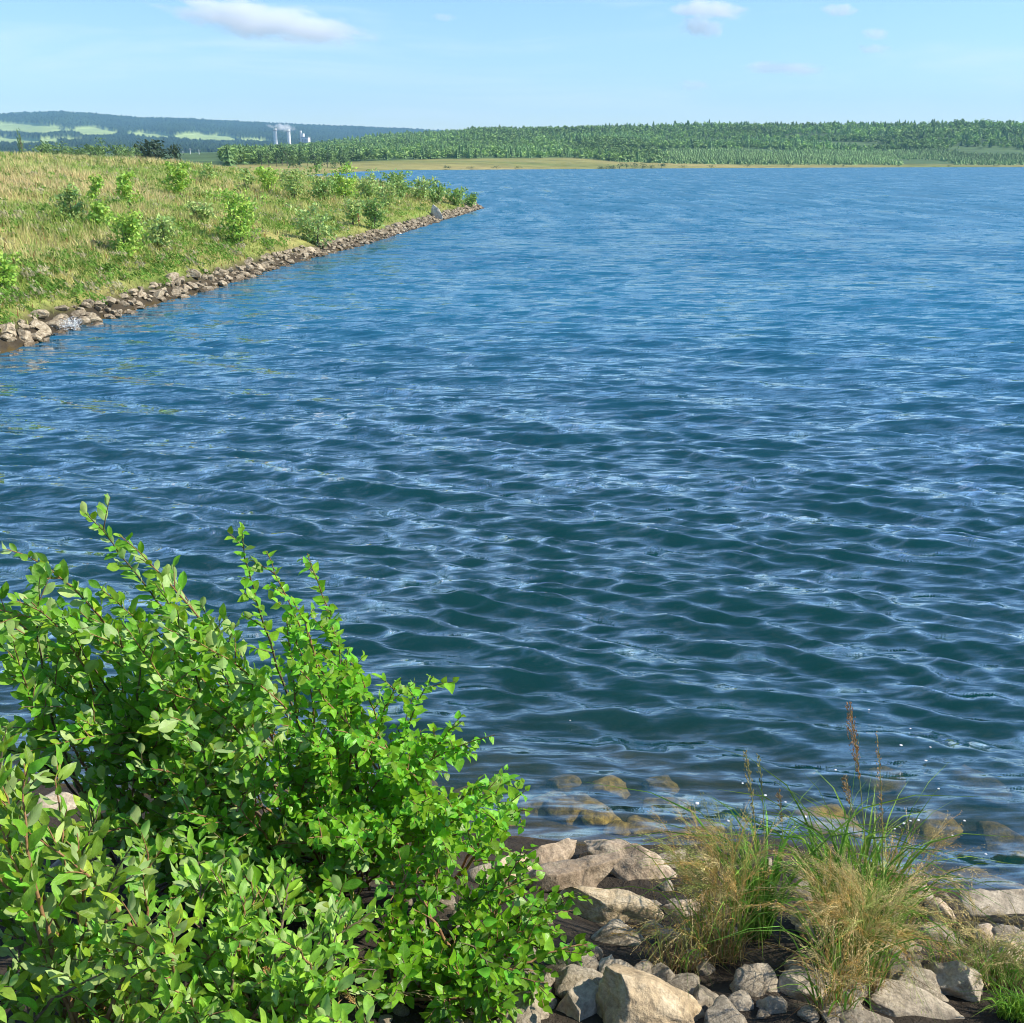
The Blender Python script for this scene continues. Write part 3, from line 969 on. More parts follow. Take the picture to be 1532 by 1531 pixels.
# the long flat slab that juts out by the water
pa = at_y(1437, 1364, 4.12); pb = at_y(1640, 1360, 4.12)
V, Fc = ico(5)
V = np.sign(V) * np.abs(V) ** 0.28
V = V / np.abs(V).max(0)
L = np.linalg.norm(pb - pa)
V = V * (L / 2, 0.075, 0.032)
g_ = np.random.default_rng(3)
V = V + np.array([[mnoise.fractal(Vector(v) * 6, .7, 2, 4) * .012 for _ in range(3)] for v in V])
o = link('stone_slab', np_mesh('stone_slab', V, Fc), None, M_GREY)
o.location = (pa + pb) / 2 + np.array([0, 0, .03]); o.rotation_euler = (R(8), R(-1), R(2))
tag(o, 'long straight flat grey stone slab jutting out at the water edge', 'slab')
rock('rock', 1470, 1392, 60, 40, 'dark rock carrying the end of the long stone slab', M_PINK, 51, .9, sub=3, lift=-.02)
rock('rock', 1540, 1392, 70, 44, 'rock under the middle of the long stone slab', M_PINK, 52, .9, sub=3, lift=-.02)

# cobbles filling the gaps between the boulders
g_ = np.random.default_rng(15)
cob = [np_mesh('cobble', *rock_arrays(60 + i, 3, 8, (1, .8, .62), .12)) for i in range(7)]
for me in cob: me.materials.append(M_GREY)
n = 0
for i in range(400):
    px, py = g_.uniform(560, 1600), g_.uniform(1285, 1560)
    if n >= 150: break
    c = on_ground(px, py)
    if c[2] < 0.02: continue
    o = bpy.data.objects.new('cobble', cob[i % 7]); col.objects.link(o)
    s = g_.uniform(0.03, 0.06) if g_.random() < .6 else g_.uniform(.06, .12)
    o.location = (c[0], c[1], c[2] + s * .15); o.scale = (s, s, s)
    o.rotation_euler = (g_.uniform(-.3, .3), g_.uniform(-.3, .3), g_.uniform(0, 6.28))
    tag(o, 'small grey cobble lying in the gaps between the near bank rocks', 'cobble', 'cobbles on the near bank'); n += 1

# stones under the water along the near bank
M_ALG = stone_mat('algae_stone', (0.07, 0.045, 0.012), (0.29, 0.185, 0.03), (0.58, 0.40, 0.08), scale=3, stain=.5, wet=False)
sunk = [np_mesh('sunken_stone', *rock_arrays(80 + i, 4, 7, (1, .85, .55), .12)) for i in range(7)]
for me in sunk: me.materials.append(M_ALG)
spots = [(875, 1195, .34), (805, 1228, .26), (930, 1232, .2), (1000, 1198, .3), (960, 1260, .18), (840, 1165, .24), (1420, 1300, .28), (1500, 1312, .34), (1360, 1315, .22), (1450, 1335, .25),
         (1290, 1290, .26), (1180, 1285, .25), (1100, 1250, .3), (1010, 1045, .5), (1105, 1052, .42), (890, 1010, .5), (1500, 1240, .4), (1390, 1225, .35), (1240, 1215, .35), (760, 1235, .3), (700, 1180, .3),
         (905, 1215, .3), (850, 1205, .32), (900, 1170, .3), (965, 1225, .28), (815, 1195, .3), (1020, 1235, .26), (985, 1165, .26), (1480, 1300, .3), (1400, 1330, .24), (1530, 1325, .3), (1335, 1295, .26), (1240, 1262, .25), (1060, 1225, .3),
         (620, 1150, .35), (1040, 1130, .4), (930, 1110, .4), (1180, 1120, .45), (1320, 1150, .4), (1460, 1160, .45), (830, 1090, .45), (1545, 1290, .3), (1060, 1280, .2), (1130, 1305, .22), (720, 1075, .45)]
g_ = np.random.default_rng(16)
spots = [q for q in spots if q[1] > 1140]
for i, (px, py, s) in enumerate(spots):
    c = at_z(px, py, 0.0)
    for _ in range(4): c = at_z(px, py, min(ground_z(c[0], c[1]) + s * .3, -0.02))
    o = bpy.data.objects.new('sunken_stone', sunk[i % 7]); col.objects.link(o)
    s *= .62
    o.location = (c[0], c[1], min(ground_z(c[0], c[1]) + s * .15, -0.05 - s * .55)); o.scale = (s, s, s * .8)
    o.rotation_euler = (0, 0, g_.uniform(0, 6.28))
    tag(o, 'yellow-brown algae-covered stone under the shallow water by the near bank', 'stone', 'sunken stones by the near bank')

# riprap edging the grassy headland: single stones, then the small distant ones as one mass
rip = [np_mesh('riprap_stone', *rock_arrays(120 + i, 3, 10, (1, .78, .58), .10), smooth=False) for i in range(10)]
for me in rip: me.materials.append(M_RIP)
left = shore[N_LEFT0:N_LEFT1 + 2]
seg = np.linalg.norm(np.diff(left, axis=0), axis=1); cum = np.concatenate([[0], np.cumsum(seg)])
cand = []
g_ = np.random.default_rng(17)
tt = 0.0
while tt < cum[-1]:
    k = min(np.searchsorted(cum, tt, 'right') - 1, len(seg) - 1)
    q = (tt - cum[k]) / seg[k]
    p = left[k] * (1 - q) + left[k + 1] * q
    d = (left[k + 1] - left[k]) / seg[k]; nrm = np.array([-d[1], d[0]])
    for _ in range(5):
        off = g_.uniform(-0.3, 0.55)
        s = g_.choice([.07, .10, .14, .19, .26], p=[.22, .28, .27, .16, .07]) * g_.uniform(.8, 1.2)
        cand.append((*(p + nrm * off + d * g_.normal(0, .2)), s))
    tt += 0.22
cand = sorted(cand, key=lambda c: math.hypot(c[0], c[1]) / c[2] ** .5)
P = np.array([c[:2] for c in cand]); zz = height(P)
S = Soup()
ns = 0
for i, (x, y, s) in enumerate(cand):
    z = max(zz[i], -0.12) + s * .12
    if ns < 300:
        o = bpy.data.objects.new('riprap_stone', rip[i % 10]); col.objects.link(o)
        o.location = (x, y, z); o.scale = (s, s, s); ns += 1
        o.rotation_euler = (g_.uniform(-.5, .5), g_.uniform(-.5, .5), g_.uniform(0, 6.28))
        tag(o, 'angular brown riprap stone edging the grassy headland at the waterline', 'stone', 'riprap stones along the headland')
    else:
        V, Fc = rock_arrays(140 + i % 12, 2, 8, (s, s * .8, s * .6), .12)
        a = g_.uniform(0, 6.28); ca, sa = math.cos(a), math.sin(a)
        S.add(np.column_stack([V[:, 0] * ca - V[:, 1] * sa + x, V[:, 0] * sa + V[:, 1] * ca + y, V[:, 2] + z]), Fc)
o = link('riprap', S.mesh('riprap', False), None, M_RIP)
tag(o, kind='stuff')
# the pale stone standing upright near the headland's tip
c = on_ground(652, 327, 20, 200)
V, Fc = rock_arrays(171, 4, 11, (0.36, .3, .72), .08)
o = link('standing_stone', np_mesh('standing_stone', V, Fc, False), None, M_PALE)
o.location = (c[0], c[1], c[2] + .5); o.rotation_euler = (0, R(-32), 0)
tag(o, 'pale stone standing tilted above the others near the headland tip', 'stone')


# ------------------------------------------------------------------ grass on the headland (uncountable)
M_GRASS = leafy_mat('meadow_grass', trans=0.4, rough=0.7)
def blades(P, H, W, lean, C, g, seg=2):
    """thin bent blades: each two quads tapering to a point -> 3 triangles"""
    n = len(P)
    a = g.uniform(0, 2 * math.pi, n)
    side = np.column_stack([np.cos(a), np.sin(a), np.zeros(n)])
    b = a + math.pi / 2 + g.normal(0, .5, n)
    ld = np.column_stack([np.cos(b), np.sin(b), np.zeros(n)]) * (lean * H)[:, None]
    up = np.array([0, 0, 1.0])
    v0 = P - side * W[:, None]; v1 = P + side * W[:, None]
    mid = P + up * (H * .55)[:, None] + ld * .3
    v2 = mid - side * (W * .75)[:, None]; v3 = mid + side * (W * .75)[:, None]
    v4 = P + up * H[:, None] + ld
    V = np.stack([v0, v1, v2, v3, v4], 1).reshape(-1, 3)
    i = np.arange(n)[:, None] * 5
    Fc = np.concatenate([i + [0, 1, 3], i + [0, 3, 2], i + [2, 3, 4]])
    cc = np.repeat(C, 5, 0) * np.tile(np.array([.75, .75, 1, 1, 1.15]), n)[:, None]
    return V, Fc, cc


def build_meadow():
    g = np.random.default_rng(31)
    N = 330000
    th = g.uniform(R(-31), R(0), N)
    rad = 19 * (230 / 19) ** (g.random(N) ** 0.8)
    P = np.column_stack([np.sin(th) * rad, np.cos(th) * rad])
    d = signed_dist(P)
    keep = (d > 0.4 + g.uniform(0, 0.5, N)) & (rad < 260)
    P, d, rad = P[keep], d[keep], rad[keep]
    x, y = P[:, 0], P[:, 1]
    z = height(P, d)
    n1 = fbm(x * 0.09 + 3, y * 0.045 + 8, 4); n2 = fbm(x * 0.5 + 30, y * 0.5 + 1, 4)
    # patches of bare pale rubble show through
    bare = (fbm(x * 0.22 + 50, y * 0.22 + 9, 3) > 0.70)
    k2 = ~bare | (g.random(len(P)) < .25)
    P, d, rad, z, n1, n2, x, y = P[k2], d[k2], rad[k2], z[k2], n1[k2], n2[k2], x[k2], y[k2]
    n = len(P)
    upland = smooth01(d, 6, 26)
    straw = np.clip((n1 * .6 + n2 * .4 - .43) * 4.2 + 0.55 * upland + g.normal(0, .28, n), 0, 1)[:, None]
    C = np.array([0.36, 0.48, 0.10]) * (1 - straw) + np.array([0.74, 0.61, 0.30]) * straw
    C = C * g.uniform(.7, 1.25, (n, 1))
    red = (g.random(n) < .05)[:, None]
    C = np.where(red, np.array([0.33, 0.17, 0.07]), C)
    H = g.uniform(.14, .48, n) * (0.6 + 0.9 * n2) * np.clip(d / 3, .45, 1)
    W = (0.006 + rad * 0.00021) * g.uniform(.7, 1.3, n)
    lean = g.uniform(.1, .7, n)
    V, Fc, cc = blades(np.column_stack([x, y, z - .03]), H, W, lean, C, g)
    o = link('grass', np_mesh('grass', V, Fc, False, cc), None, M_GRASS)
    tag(o, kind='stuff')
    # broad-leaved weeds close to the stones and among the grass, as low leafy clumps
    S = Soup()
    idx = g.choice(n, 5200, p=(1 / rad) / (1 / rad).sum())
    for i in idx:
        s = g.uniform(.1, .26) + rad[i] * .0012
        V, Fc = WEED[g.integers(len(WEED))]
        c = np.array([0.17, 0.31, 0.05]) * g.uniform(.6, 1.4) if g.random() > .25 else np.array([0.50, 0.46, 0.27]) * g.uniform(.7, 1.2)
        S.add(V * (s, s, s * 1.5) + (x[i], y[i], z[i]), Fc, np.tile(c, (len(V), 1)) * g.uniform(.75, 1.25, (len(V), 1)))
    o = link('weeds', S.mesh('weeds', False), None, M_GRASS)
    tag(o, kind='stuff')


_gw = np.random.default_rng(8)
WEED = [clump_crown(_gw, 26, cx=(0, 0, .45), rad=(1.1, 1.1, .6), q=.2, lobes=5) for _ in range(6)]
build_meadow()


# ------------------------------------------------------------------ saplings and bushes on the headland
M_SAP = leafy_mat('sapling_leaves', trans=0.35, rough=0.5)
def sapling(name, px, pyb, pyt, wpx, label, colr, seed, slim=False, n=900, cat='sapling', group=None):
    """a young tree or bush whose foot is seen at (px, pyb)"""
    g = np.random.default_rng(seed)
    c = on_ground(px, pyb, 15, 200)
    dist = math.hypot(c[0], c[1]); m = dist / F * 1.05
    h = (pyb - pyt) * m; w = wpx * m * .5
    root = tag(empty(name, (c[0], c[1], c[2] - .05)), label, cat, group)
    S = Soup(); tips = []
    ns = 1 if slim else 5
    for s in range(ns):
        a = g.uniform(0, 6.28); r = 0 if slim else w * g.uniform(.25, .7)
        top = np.array([math.cos(a) * r, math.sin(a) * r, h * (g.uniform(.92, 1.0) if slim else g.uniform(.65, 1.0))])
        midp = top * .5 + np.array([g.normal(0, .06), g.normal(0, .06), 0]) * h
        pts = [np.array([math.cos(a) * .05, math.sin(a) * .05, -.1]), midp, top]
        S.add(*tube(pts, .014 * h ** .5 + .006, .004, 5))
        nb = 15 if slim else 8
        for b in range(nb):
            t = g.uniform(.12, 1.0)
            p = (1 - t) ** 2 * pts[0] + 2 * t * (1 - t) * pts[1] + t * t * pts[2]
            aa = g.uniform(0, 6.28)
            ln = w * (1.15 - .75 * t if slim else .75) * g.uniform(.6, 1.15)
            q = p + np.array([math.cos(aa) * ln, math.sin(aa) * ln, ln * g.uniform(.25, .9)])
            q[2] = min(q[2], h * 1.02)
            S.add(*tube([p, (p + q) / 2 + (0, 0, -.05 * ln), q], .006, .003, 3))
            tips.append((p, q))
    link('stem', S.mesh('stem'), root, M_BARK)
    V, Fc, C = [], [], []
    for i in range(n):
        p, q = tips[g.integers(len(tips))]
        t = g.uniform(.1, 1.15)
        ctr = p + (q - p) * t + g.normal(0, .05 + .05 * w, 3)
        nr = g.normal(0, 1, 3) + np.array([.25, -.1, .35]); nr /= np.linalg.norm(nr)
        u = np.cross(nr, g.normal(0, 1, 3)); u /= np.linalg.norm(u); v = np.cross(nr, u)
        s = (0.035 + dist * .0008) * g.uniform(.7, 1.35)
        k = len(V)
        V += [ctr - u * s, ctr + v * s * .55, ctr + u * s, ctr - v * s * .55]
        Fc.append((k, k + 1, k + 2, k + 3))
        cj = np.array(colr) * g.uniform(.65, 1.45) * np.array([g.uniform(.85, 1.25), 1, g.uniform(.8, 1.2)])
        C += [cj] * 4
    link('crown', np_mesh('crown', np.array(V), np.array(Fc), False, np.array(C)), root, M_SAP)
    return root


YG, GG, DGs = (0.36, 0.56, 0.10), (0.36, 0.50, 0.16), (0.25, 0.40, 0.11)
SAPS = [
    ('birch_sapling', 272, 298, 247, 38, 'tall upright birch sapling with dense crown standing highest on the headland grass', YG, True, 1100),
    ('willow_bush', 358, 368, 298, 62, 'roundest bright green bush midway up the headland bank', YG, False, 1500),
    ('willow_bush', 186, 384, 328, 56, 'dark-based bright green bush above the pale rubble patch', YG, False, 1300),
    ('birch_sapling', 152, 345, 278, 26, 'thin leggy sapling right behind the dark-based bush', YG, True, 700),
    ('birch_sapling', 105, 335, 284, 34, 'pale loose sapling on the open slope beside the thin leggy one', GG, True, 600),
    ('birch_sapling', 194, 315, 270, 36, 'yellowish sapling uphill of the dark-based bush', YG, True, 650),
    ('willow_bush', 474, 368, 306, 58, 'grey-green bush close above the riprap stones', GG, False, 1100),
    ('willow_bush', 238, 372, 330, 44, 'low loose bush between the dark-based bush and the roundest bush', GG, False, 700),
    ('willow_bush', 404, 292, 258, 40, 'compact yellow-green bush at the front of the headland thicket', YG, False, 800),
    ('birch_sapling', 315, 275, 252, 34, 'faint small sapling on the straw crest next to the tallest sapling', GG, True, 400),
    ('willow_bush', 6, 432, 385, 44, 'leafy bright green bush low on the bank above the first stones', YG, False, 900),
    ('willow_bush', 558, 345, 300, 36, 'narrow dark green bush by the reddish dock stalk', DGs, False, 800),
    ('willow_bush', 528, 338, 304, 34, 'slender green bush beside the narrow dark green one', GG, False, 600),
    ('willow_bush', 440, 300, 262, 40, 'loose grey-green bush inside the headland thicket', GG, False, 700),
    ('willow_bush', 482, 305, 258, 40, 'dark-stemmed bush inside the headland thicket', DGs, False, 800),
    ('willow_bush', 515, 300, 256, 44, 'broad bright bush in the middle of the headland thicket', YG, False, 900),
    ('willow_bush', 548, 300, 260, 44, 'bushy green shrub towards the lake side of the thicket', GG, False, 900),
    ('willow_bush', 600, 300, 263, 46, 'dark green shrub where the thicket meets the open lake', DGs, False, 1000),
    ('willow_bush', 575, 312, 278, 44, 'spreading pale shrub below the thicket', GG, False, 700),
    ('willow_bush', 628, 302, 272, 40, 'shrub with ragged top next to the dark one on the headland end', GG, False, 800),
    ('willow_bush', 655, 306, 280, 36, 'low green shrub behind the standing pale stone', DGs, False, 700),
    ('willow_bush', 682, 308, 286, 34, 'small dark shrub almost at the headland tip', DGs, False, 700),
    ('willow_bush', 702, 310, 292, 24, 'last tiny shrub at the very tip of the headland', DGs, False, 500),
    ('birch_sapling', 370, 290, 254, 24, 'wispy sapling before the compact yellow-green bush', GG, True, 350),
    ('willow_bush', 300, 335, 306, 36, 'faint low bush on the grass uphill of the roundest bush', GG, False, 450),
]
for i, (nm, px, yb, yt, w, lb, cl_, slim, n) in enumerate(SAPS):
    sapling(nm, px, yb, yt, w, lb, cl_, 500 + i, slim, n, 'sapling' if slim else 'bush', 'bushes and saplings on the headland')
# the rusty dock stalk
c = on_ground(537, 352, 15, 200)
root = tag(empty('dock_plant', tuple(c)), 'rust-red dock stalk among the bushes of the headland', 'plant')
g_ = np.random.default_rng(90)
V, Fc = tube([(0, 0, 0), (.02, 0, .5), (0, .02, 1.0)], .012, .006, 5)
M_RUST = paint_mat('rusty_seed', (0.24, 0.07, 0.03), .9)
link('stem', np_mesh('stem', V, Fc), root, M_RUST)
V, Fc = clump_crown(g_, 120, cx=(0, 0, .72), rad=(.1, .1, .42), q=.03); link('seed_head', np_mesh('seed_head', V, Fc, False), root, M_RUST)


# ------------------------------------------------------------------ shrubs on the near bank
def leaf_mat(name, gloss=0.38, trans=0.36):
    """upper side green and slightly glossy, underside paler; light shines through"""
    t = NT(name)
    at = t.node('Attribute', attribute_name='Col').outputs['Color']
    ac = t.node('Attribute', attribute_name='across').outputs['Fac']
    al = t.node('Attribute', attribute_name='along').outputs['Fac']
    # midrib and side veins
    aw = t.math('ABSOLUTE', ac)
    rib = t.mrange(aw, 0.10, 0.0)
    vein = t.math('MULTIPLY', t.mrange(t.math('SINE', t.math('MULTIPLY', t.math('SUBTRACT', al, t.math('MULTIPLY', aw, 0.22)), 46.0)), 0.55, 1.0), 0.35)
    v = t.math('MAXIMUM', t.math('MULTIPLY', rib, 0.7), vein)
    nz = t.noise(t.pos(), 60.0, 3, 0.6).outputs['Fac']
    nv = t.mrange(nz, 0.3, 0.7, 0.8, 1.2)
    top = t.mix(1.0, at, t.node('CombineColor', {0: nv, 1: nv, 2: nv}).outputs[0], 'MULTIPLY')
    top = t.mix(t.math('MULTIPLY', v, 0.45), top, (0.30, 0.42, 0.12))
    under = t.mix(0.5, top, (0.52, 0.62, 0.30))
    bf = t.node('NewGeometry').outputs['Backfacing']
    c = t.mix(bf, top, under)
    bmp = t.bump(t.math('ADD', t.math('MULTIPLY', v, -1.0), t.math('MULTIPLY', nz, .3)), 0.35, 0.002)
    d = t.node('BsdfPrincipled', {'Base Color': c, 'Roughness': gloss, 'Specular IOR Level': 0.3, 'Normal': bmp}).outputs[0]
    tc = t.mix(1.0, top, (1.5, 1.35, 0.5), 'MULTIPLY')
    tr = t.node('BsdfTranslucent', {'Color': tc}).outputs[0]
    return t.surf(t.node('MixShader', {0: trans, 1: d, 2: tr}).outputs[0])


M_WILLOW = leaf_mat('willow_leaf', .42, .33)
M_BIRCH = leaf_mat('birch_leaf', .36, .4)
M_TWIG = bark_mat('reddish_twig', (0.16, 0.07, 0.03), (0.34, 0.20, 0.08), 60)
M_STEM = bark_mat('olive_stem', (0.07, 0.05, 0.03), (0.20, 0.15, 0.08), 50)


def leaf_arrays(kind, g, na=7):
    """unit-length leaf along +Y, upper side +Z"""
    t = np.linspace(0, 1, na)
    if kind == 'willow':
        w = 0.19 * np.sin(math.pi * t ** 0.85) ** 0.75
        w *= g.uniform(.85, 1.2)
    elif kind == 'sallow':
        w = 0.235 * np.sin(math.pi * t ** 1.1) ** 0.7 * g.uniform(.9, 1.15)
    else:
        w = 0.40 * (np.sin(math.pi * np.clip(t, 0, 1) ** 0.62) ** 0.8) * (1 - .25 * t) * g.uniform(.9, 1.12)
    w[0] = .015; w[-1] = .004
    fold = g.uniform(.08, .45); curl = g.uniform(-.1, .5); twist = g.uniform(-.35, .35)
    cols_ = np.linspace(-1, 1, 5)
    V = []; ac = []; al = []
    wave = g.uniform(0, 6)
    for i in range(na):
        for j in cols_:
            x = j * w[i]
            z = abs(j) ** 1.3 * w[i] * fold - curl * t[i] ** 2 * .5 + .03 * math.sin(9 * t[i] + wave) * abs(j)
            a = twist * t[i]
            V.append((x * math.cos(a) - z * math.sin(a) * .6, t[i] * (1 - .12 * abs(curl)), z * math.cos(a) + x * math.sin(a)))
            ac.append(j); al.append(t[i])
    return np.array(V), grid_faces(na, 5), np.array(ac), np.array(al)


def basis(d, n):
    d = d / np.linalg.norm(d)
    n = n - d * (n @ d); n = n / (np.linalg.norm(n) + 1e-9)
    return np.column_stack([np.cross(d, n), d, n])


SUNV = np.array(SUN_DIR)
CAM0 = np.array([0, 0, CAMH])


def bez(a, b, c, n):
    t = np.linspace(0, 1, n)[:, None]
    return (1 - t) ** 2 * a + 2 * t * (1 - t) * b + t * t * c


def shrub(name, kind, label, bases, tips, seed, leaf_len, tint, mat, twigs=9, per_twig=9, twig_len=.32, droop=0.0, wind=(-.25, 0, .1), stem_r=.009, bare=.22, group='shrubs on the near bank', main_sp=.035):
    g = np.random.default_rng(seed)
    root_p = np.mean(bases, 0)
    root = tag(empty(name, tuple(root_p)), label, 'shrub', group)
    LV = [leaf_arrays(kind, g) for _ in range(10)]
    leaves = []                       # (pos, dir, normal, size, variant)
    wind = np.array(wind)

    def put(p, d, tang, size):
        n = SUNV * .55 + np.array([0, -.25, .75]) + g.normal(0, .55, 3)
        dd = d + wind * g.uniform(.4, 1.3) + np.array([0, 0, -droop * g.uniform(.4, 1.5)]) + g.normal(0, .22, 3)
        if kind != 'birch' and g.random() < .26: n = -n          # blown over: the pale underside shows
        leaves.append((p, dd / np.linalg.norm(dd), n, size * g.uniform(.62, 1.2)))

    for bi, tip in enumerate(tips):
        b = bases[bi % len(bases)] + np.array([g.normal(0, .07), g.normal(0, .05), -.03])
        L = np.linalg.norm(tip - b)
        ctrl = b + (tip - b) * .5 + np.array([g.normal(0, .06), g.normal(0, .06), .16]) * L
        n = 26
        pts = bez(b, ctrl, tip, n)
        wob = np.cumsum(g.normal(0, .004, (n, 3)), 0); wob -= np.linspace(0, 1, n)[:, None] * wob[-1]
        pts = pts + wob
        S = Soup()
        S.add(*tube(pts, stem_r * g.uniform(.7, 1.1), .0016, 6))
        tg = np.gradient(pts, axis=0); tg /= np.linalg.norm(tg, axis=1)[:, None]
        sgn = 1
        for k in range(twigs):
            t = bare + (.97 - bare) * (k + g.uniform(.1, .9)) / twigs
            i = min(int(t * (n - 1)), n - 2)
            p = pts[i]
            a = g.normal(0, 1, 3); a -= tg[i] * (a @ tg[i]); a /= np.linalg.norm(a)
            d0 = tg[i] * g.uniform(.5, 1.0) + a * g.uniform(.5, .95) + np.array([0, 0, .15])
            ln = twig_len * g.uniform(.45, 1.1) * (1.15 - .6 * t)
            e = p + d0 / np.linalg.norm(d0) * ln
            c2 = (p + e) / 2 + np.array([0, 0, .05 - droop * .12]) * ln * 2
            tp = bez(p, c2, e, 7)
            S.add(*tube(tp, .0028, .0011, 4))
            tt = np.gradient(tp, axis=0); tt /= np.linalg.norm(tt, axis=1)[:, None]
            m = max(3, int(per_twig * ln / twig_len))
            for q in range(m):
                f = .15 + .85 * (q + .5) / m
                j = min(int(f * 6), 5)
                pp = tp[j] + (tp[j + 1] - tp[j]) * (f * 6 - j)
                az = q * 2.4 + g.normal(0, .4)
                u = np.cross(tt[j], [.3, .2, .93]); u /= np.linalg.norm(u); w = np.cross(tt[j], u)
                d = tt[j] * (.55 + .5 * f) + (u * math.cos(az) + w * math.sin(az)) * .8
                put(pp, d, tt[j], leaf_len * (1.0 if f < .85 else .7))
        # leaves straight on the leading shoot
        s = bare + .25; q = 0
        Lm = L
        while s < 1.0:
            i = min(int(s * (n - 1)), n - 2)
            pp = pts[i] + (pts[i + 1] - pts[i]) * (s * (n - 1) - i)
            az = q * 2.4 + g.normal(0, .3); q += 1
            u = np.cross(tg[i], [.3, .2, .93]); u /= np.linalg.norm(u); w = np.cross(tg[i], u)
            put(pp, tg[i] * .7 + (u * math.cos(az) + w * math.sin(az)) * .8, tg[i], leaf_len * (1.05 - .45 * max(0, s - .8) / .2))
            s += main_sp / Lm
        me = S.mesh('branch'); me.transform(Matrix.Translation(Vector(-root_p)))
        link('branch', me, root, M_TWIG if bi % 3 else M_STEM)
    # leaf meshes in a handful of tints, shared by the single leaves
    tints = []
    for v in range(10):
        base = np.array(tint) * g.uniform(.6, 1.35) * np.array([g.uniform(.75, 1.3 if v < 9 else 1.9), 1, g.uniform(.7, 1.3)])
        tints.append(base)
    shared = []
    for (V, Fc, ac, al), c in zip(LV, tints):
        me = np_mesh('leaf', V, Fc, True, np.tile(c, (len(V), 1)), {'across': ac, 'along': al})
        me.materials.append(mat); shared.append(me)
    # the leaves that show largest are objects of their own, the rest one mass
    show = sorted(range(len(leaves)), key=lambda i: np.linalg.norm(leaves[i][0] - CAM0) / leaves[i][3])
    VV, FF, CC, AA, LL = [], [], [], [], []
    nv = 0
    for rank, i in enumerate(show):
        p, d, nn, s = leaves[i]
        B = basis(d, nn); v = int(g.integers(10))
        if rank < 300:
            o = bpy.data.objects.new('leaf', shared[v]); col.objects.link(o); o.parent = root
            M = Matrix.Identity(4)
            for r in range(3):
                for c in range(3): M[r][c] = B[r, c] * s
                M[r][3] = p[r] - root_p[r]
            o.matrix_local = M
        else:
            V, Fc, ac, al = LV[v]
            VV.append((V * s) @ B.T + (p - root_p)); FF.append(Fc + nv); nv += len(V)
            CC.append(np.tile(tints[v] * g.uniform(.85, 1.15), (len(V), 1))); AA.append(ac); LL.append(al)
    if VV:
        me = np_mesh('foliage', np.concatenate(VV), np.concatenate(FF), True, np.concatenate(CC), {'across': np.concatenate(AA), 'along': np.concatenate(LL)})
        o = link('foliage', me, root, mat); o['kind'] = 'stuff'
    print(name, kind, len(leaves), 'leaves')
    return root


def poly_tips(poly, n, y0, y1, g, slope=0.0):
    """points inside an outline of the bush, at distances between y0 and y1"""
    poly = np.array(poly, float); out = []
    lo, hi = poly.min(0), poly.max(0)
    while len(out) < n:
        p = g.uniform(lo, hi)
        ins = False
        for a, b in zip(poly, np.roll(poly, -1, 0)):
            if (a[1] > p[1]) != (b[1] > p[1]) and p[0] < (b[0] - a[0]) * (p[1] - a[1]) / (b[1] - a[1]) + a[0]: ins = not ins
        if not ins: continue
        f = (p[1] - lo[1]) / (hi[1] - lo[1])
        Y = y1 + (y0 - y1) * f + g.normal(0, .12)
        q = at_y(p[0], p[1], Y)
        q[2] = max(q[2], ground_z(q[0], q[1]) + .12)
        out.append(q)
    return out


def spot(px, py): return on_ground(px, py)


g_ = np.random.default_rng(61)
WT, BT = (0.15, 0.35, 0.024), (0.16, 0.40, 0.02)
# tall grey-leaved willow reaching out over the water
tips = [at_y(x, y, Y) for x, y, Y in [(128, 768, 3.9), (178, 800, 3.9), (10, 822, 3.6), (60, 862, 3.5), (150, 880, 3.7), (-40, 905, 3.4), (230, 870, 3.9), (20, 960, 3.3), (110, 940, 3.5), (300, 905, 3.8)]]
tips += poly_tips([(-60, 930), (90, 900), (300, 930), (430, 1000), (420, 1120), (-60, 1130)], 24, 3.3, 3.9, g_)
tips += poly_tips([(-50, 850), (60, 850), (240, 900), (260, 960), (-50, 960)], 9, 3.4, 3.8, g_)
shrub('willow_shrub', 'sallow', 'tall willow shrub with grey-green leaves and pale undersides leaning out over the water', [spot(520, 1235), spot(430, 1260), spot(330, 1270), spot(200, 1280)], tips, 71, .082, WT, M_WILLOW,
      twigs=8, per_twig=8, twig_len=.26, wind=(-.35, .05, .25), main_sp=.026)
# birch between willow and rocks
tips = [at_y(x, y, Y) for x, y, Y in [(362, 785, 3.6), (398, 825, 3.6), (460, 828, 3.6), (493, 905, 3.6), (520, 985, 3.6), (600, 1015, 3.5), (648, 1012, 3.5), (690, 1080, 3.5), (740, 1100, 3.5), (782, 1170, 3.5), (790, 1215, 3.5)]]
tips += poly_tips([(380, 860), (480, 900), (560, 1030), (660, 1060), (770, 1180), (780, 1290), (420, 1300), (360, 1000)], 30, 3.1, 3.6, g_) + poly_tips([(520, 1020), (650, 1040), (760, 1150), (785, 1240), (600, 1200)], 9, 3.3, 3.6, g_)
shrub('birch_shrub', 'birch', 'bushy birch with bright green ovate leaves between the willow and the rocks', [spot(560, 1290), spot(640, 1330), spot(500, 1340)], tips, 72, .052, BT, M_BIRCH,
      twigs=9, per_twig=9, twig_len=.22, droop=.25, wind=(-.1, 0, 0), main_sp=.026)
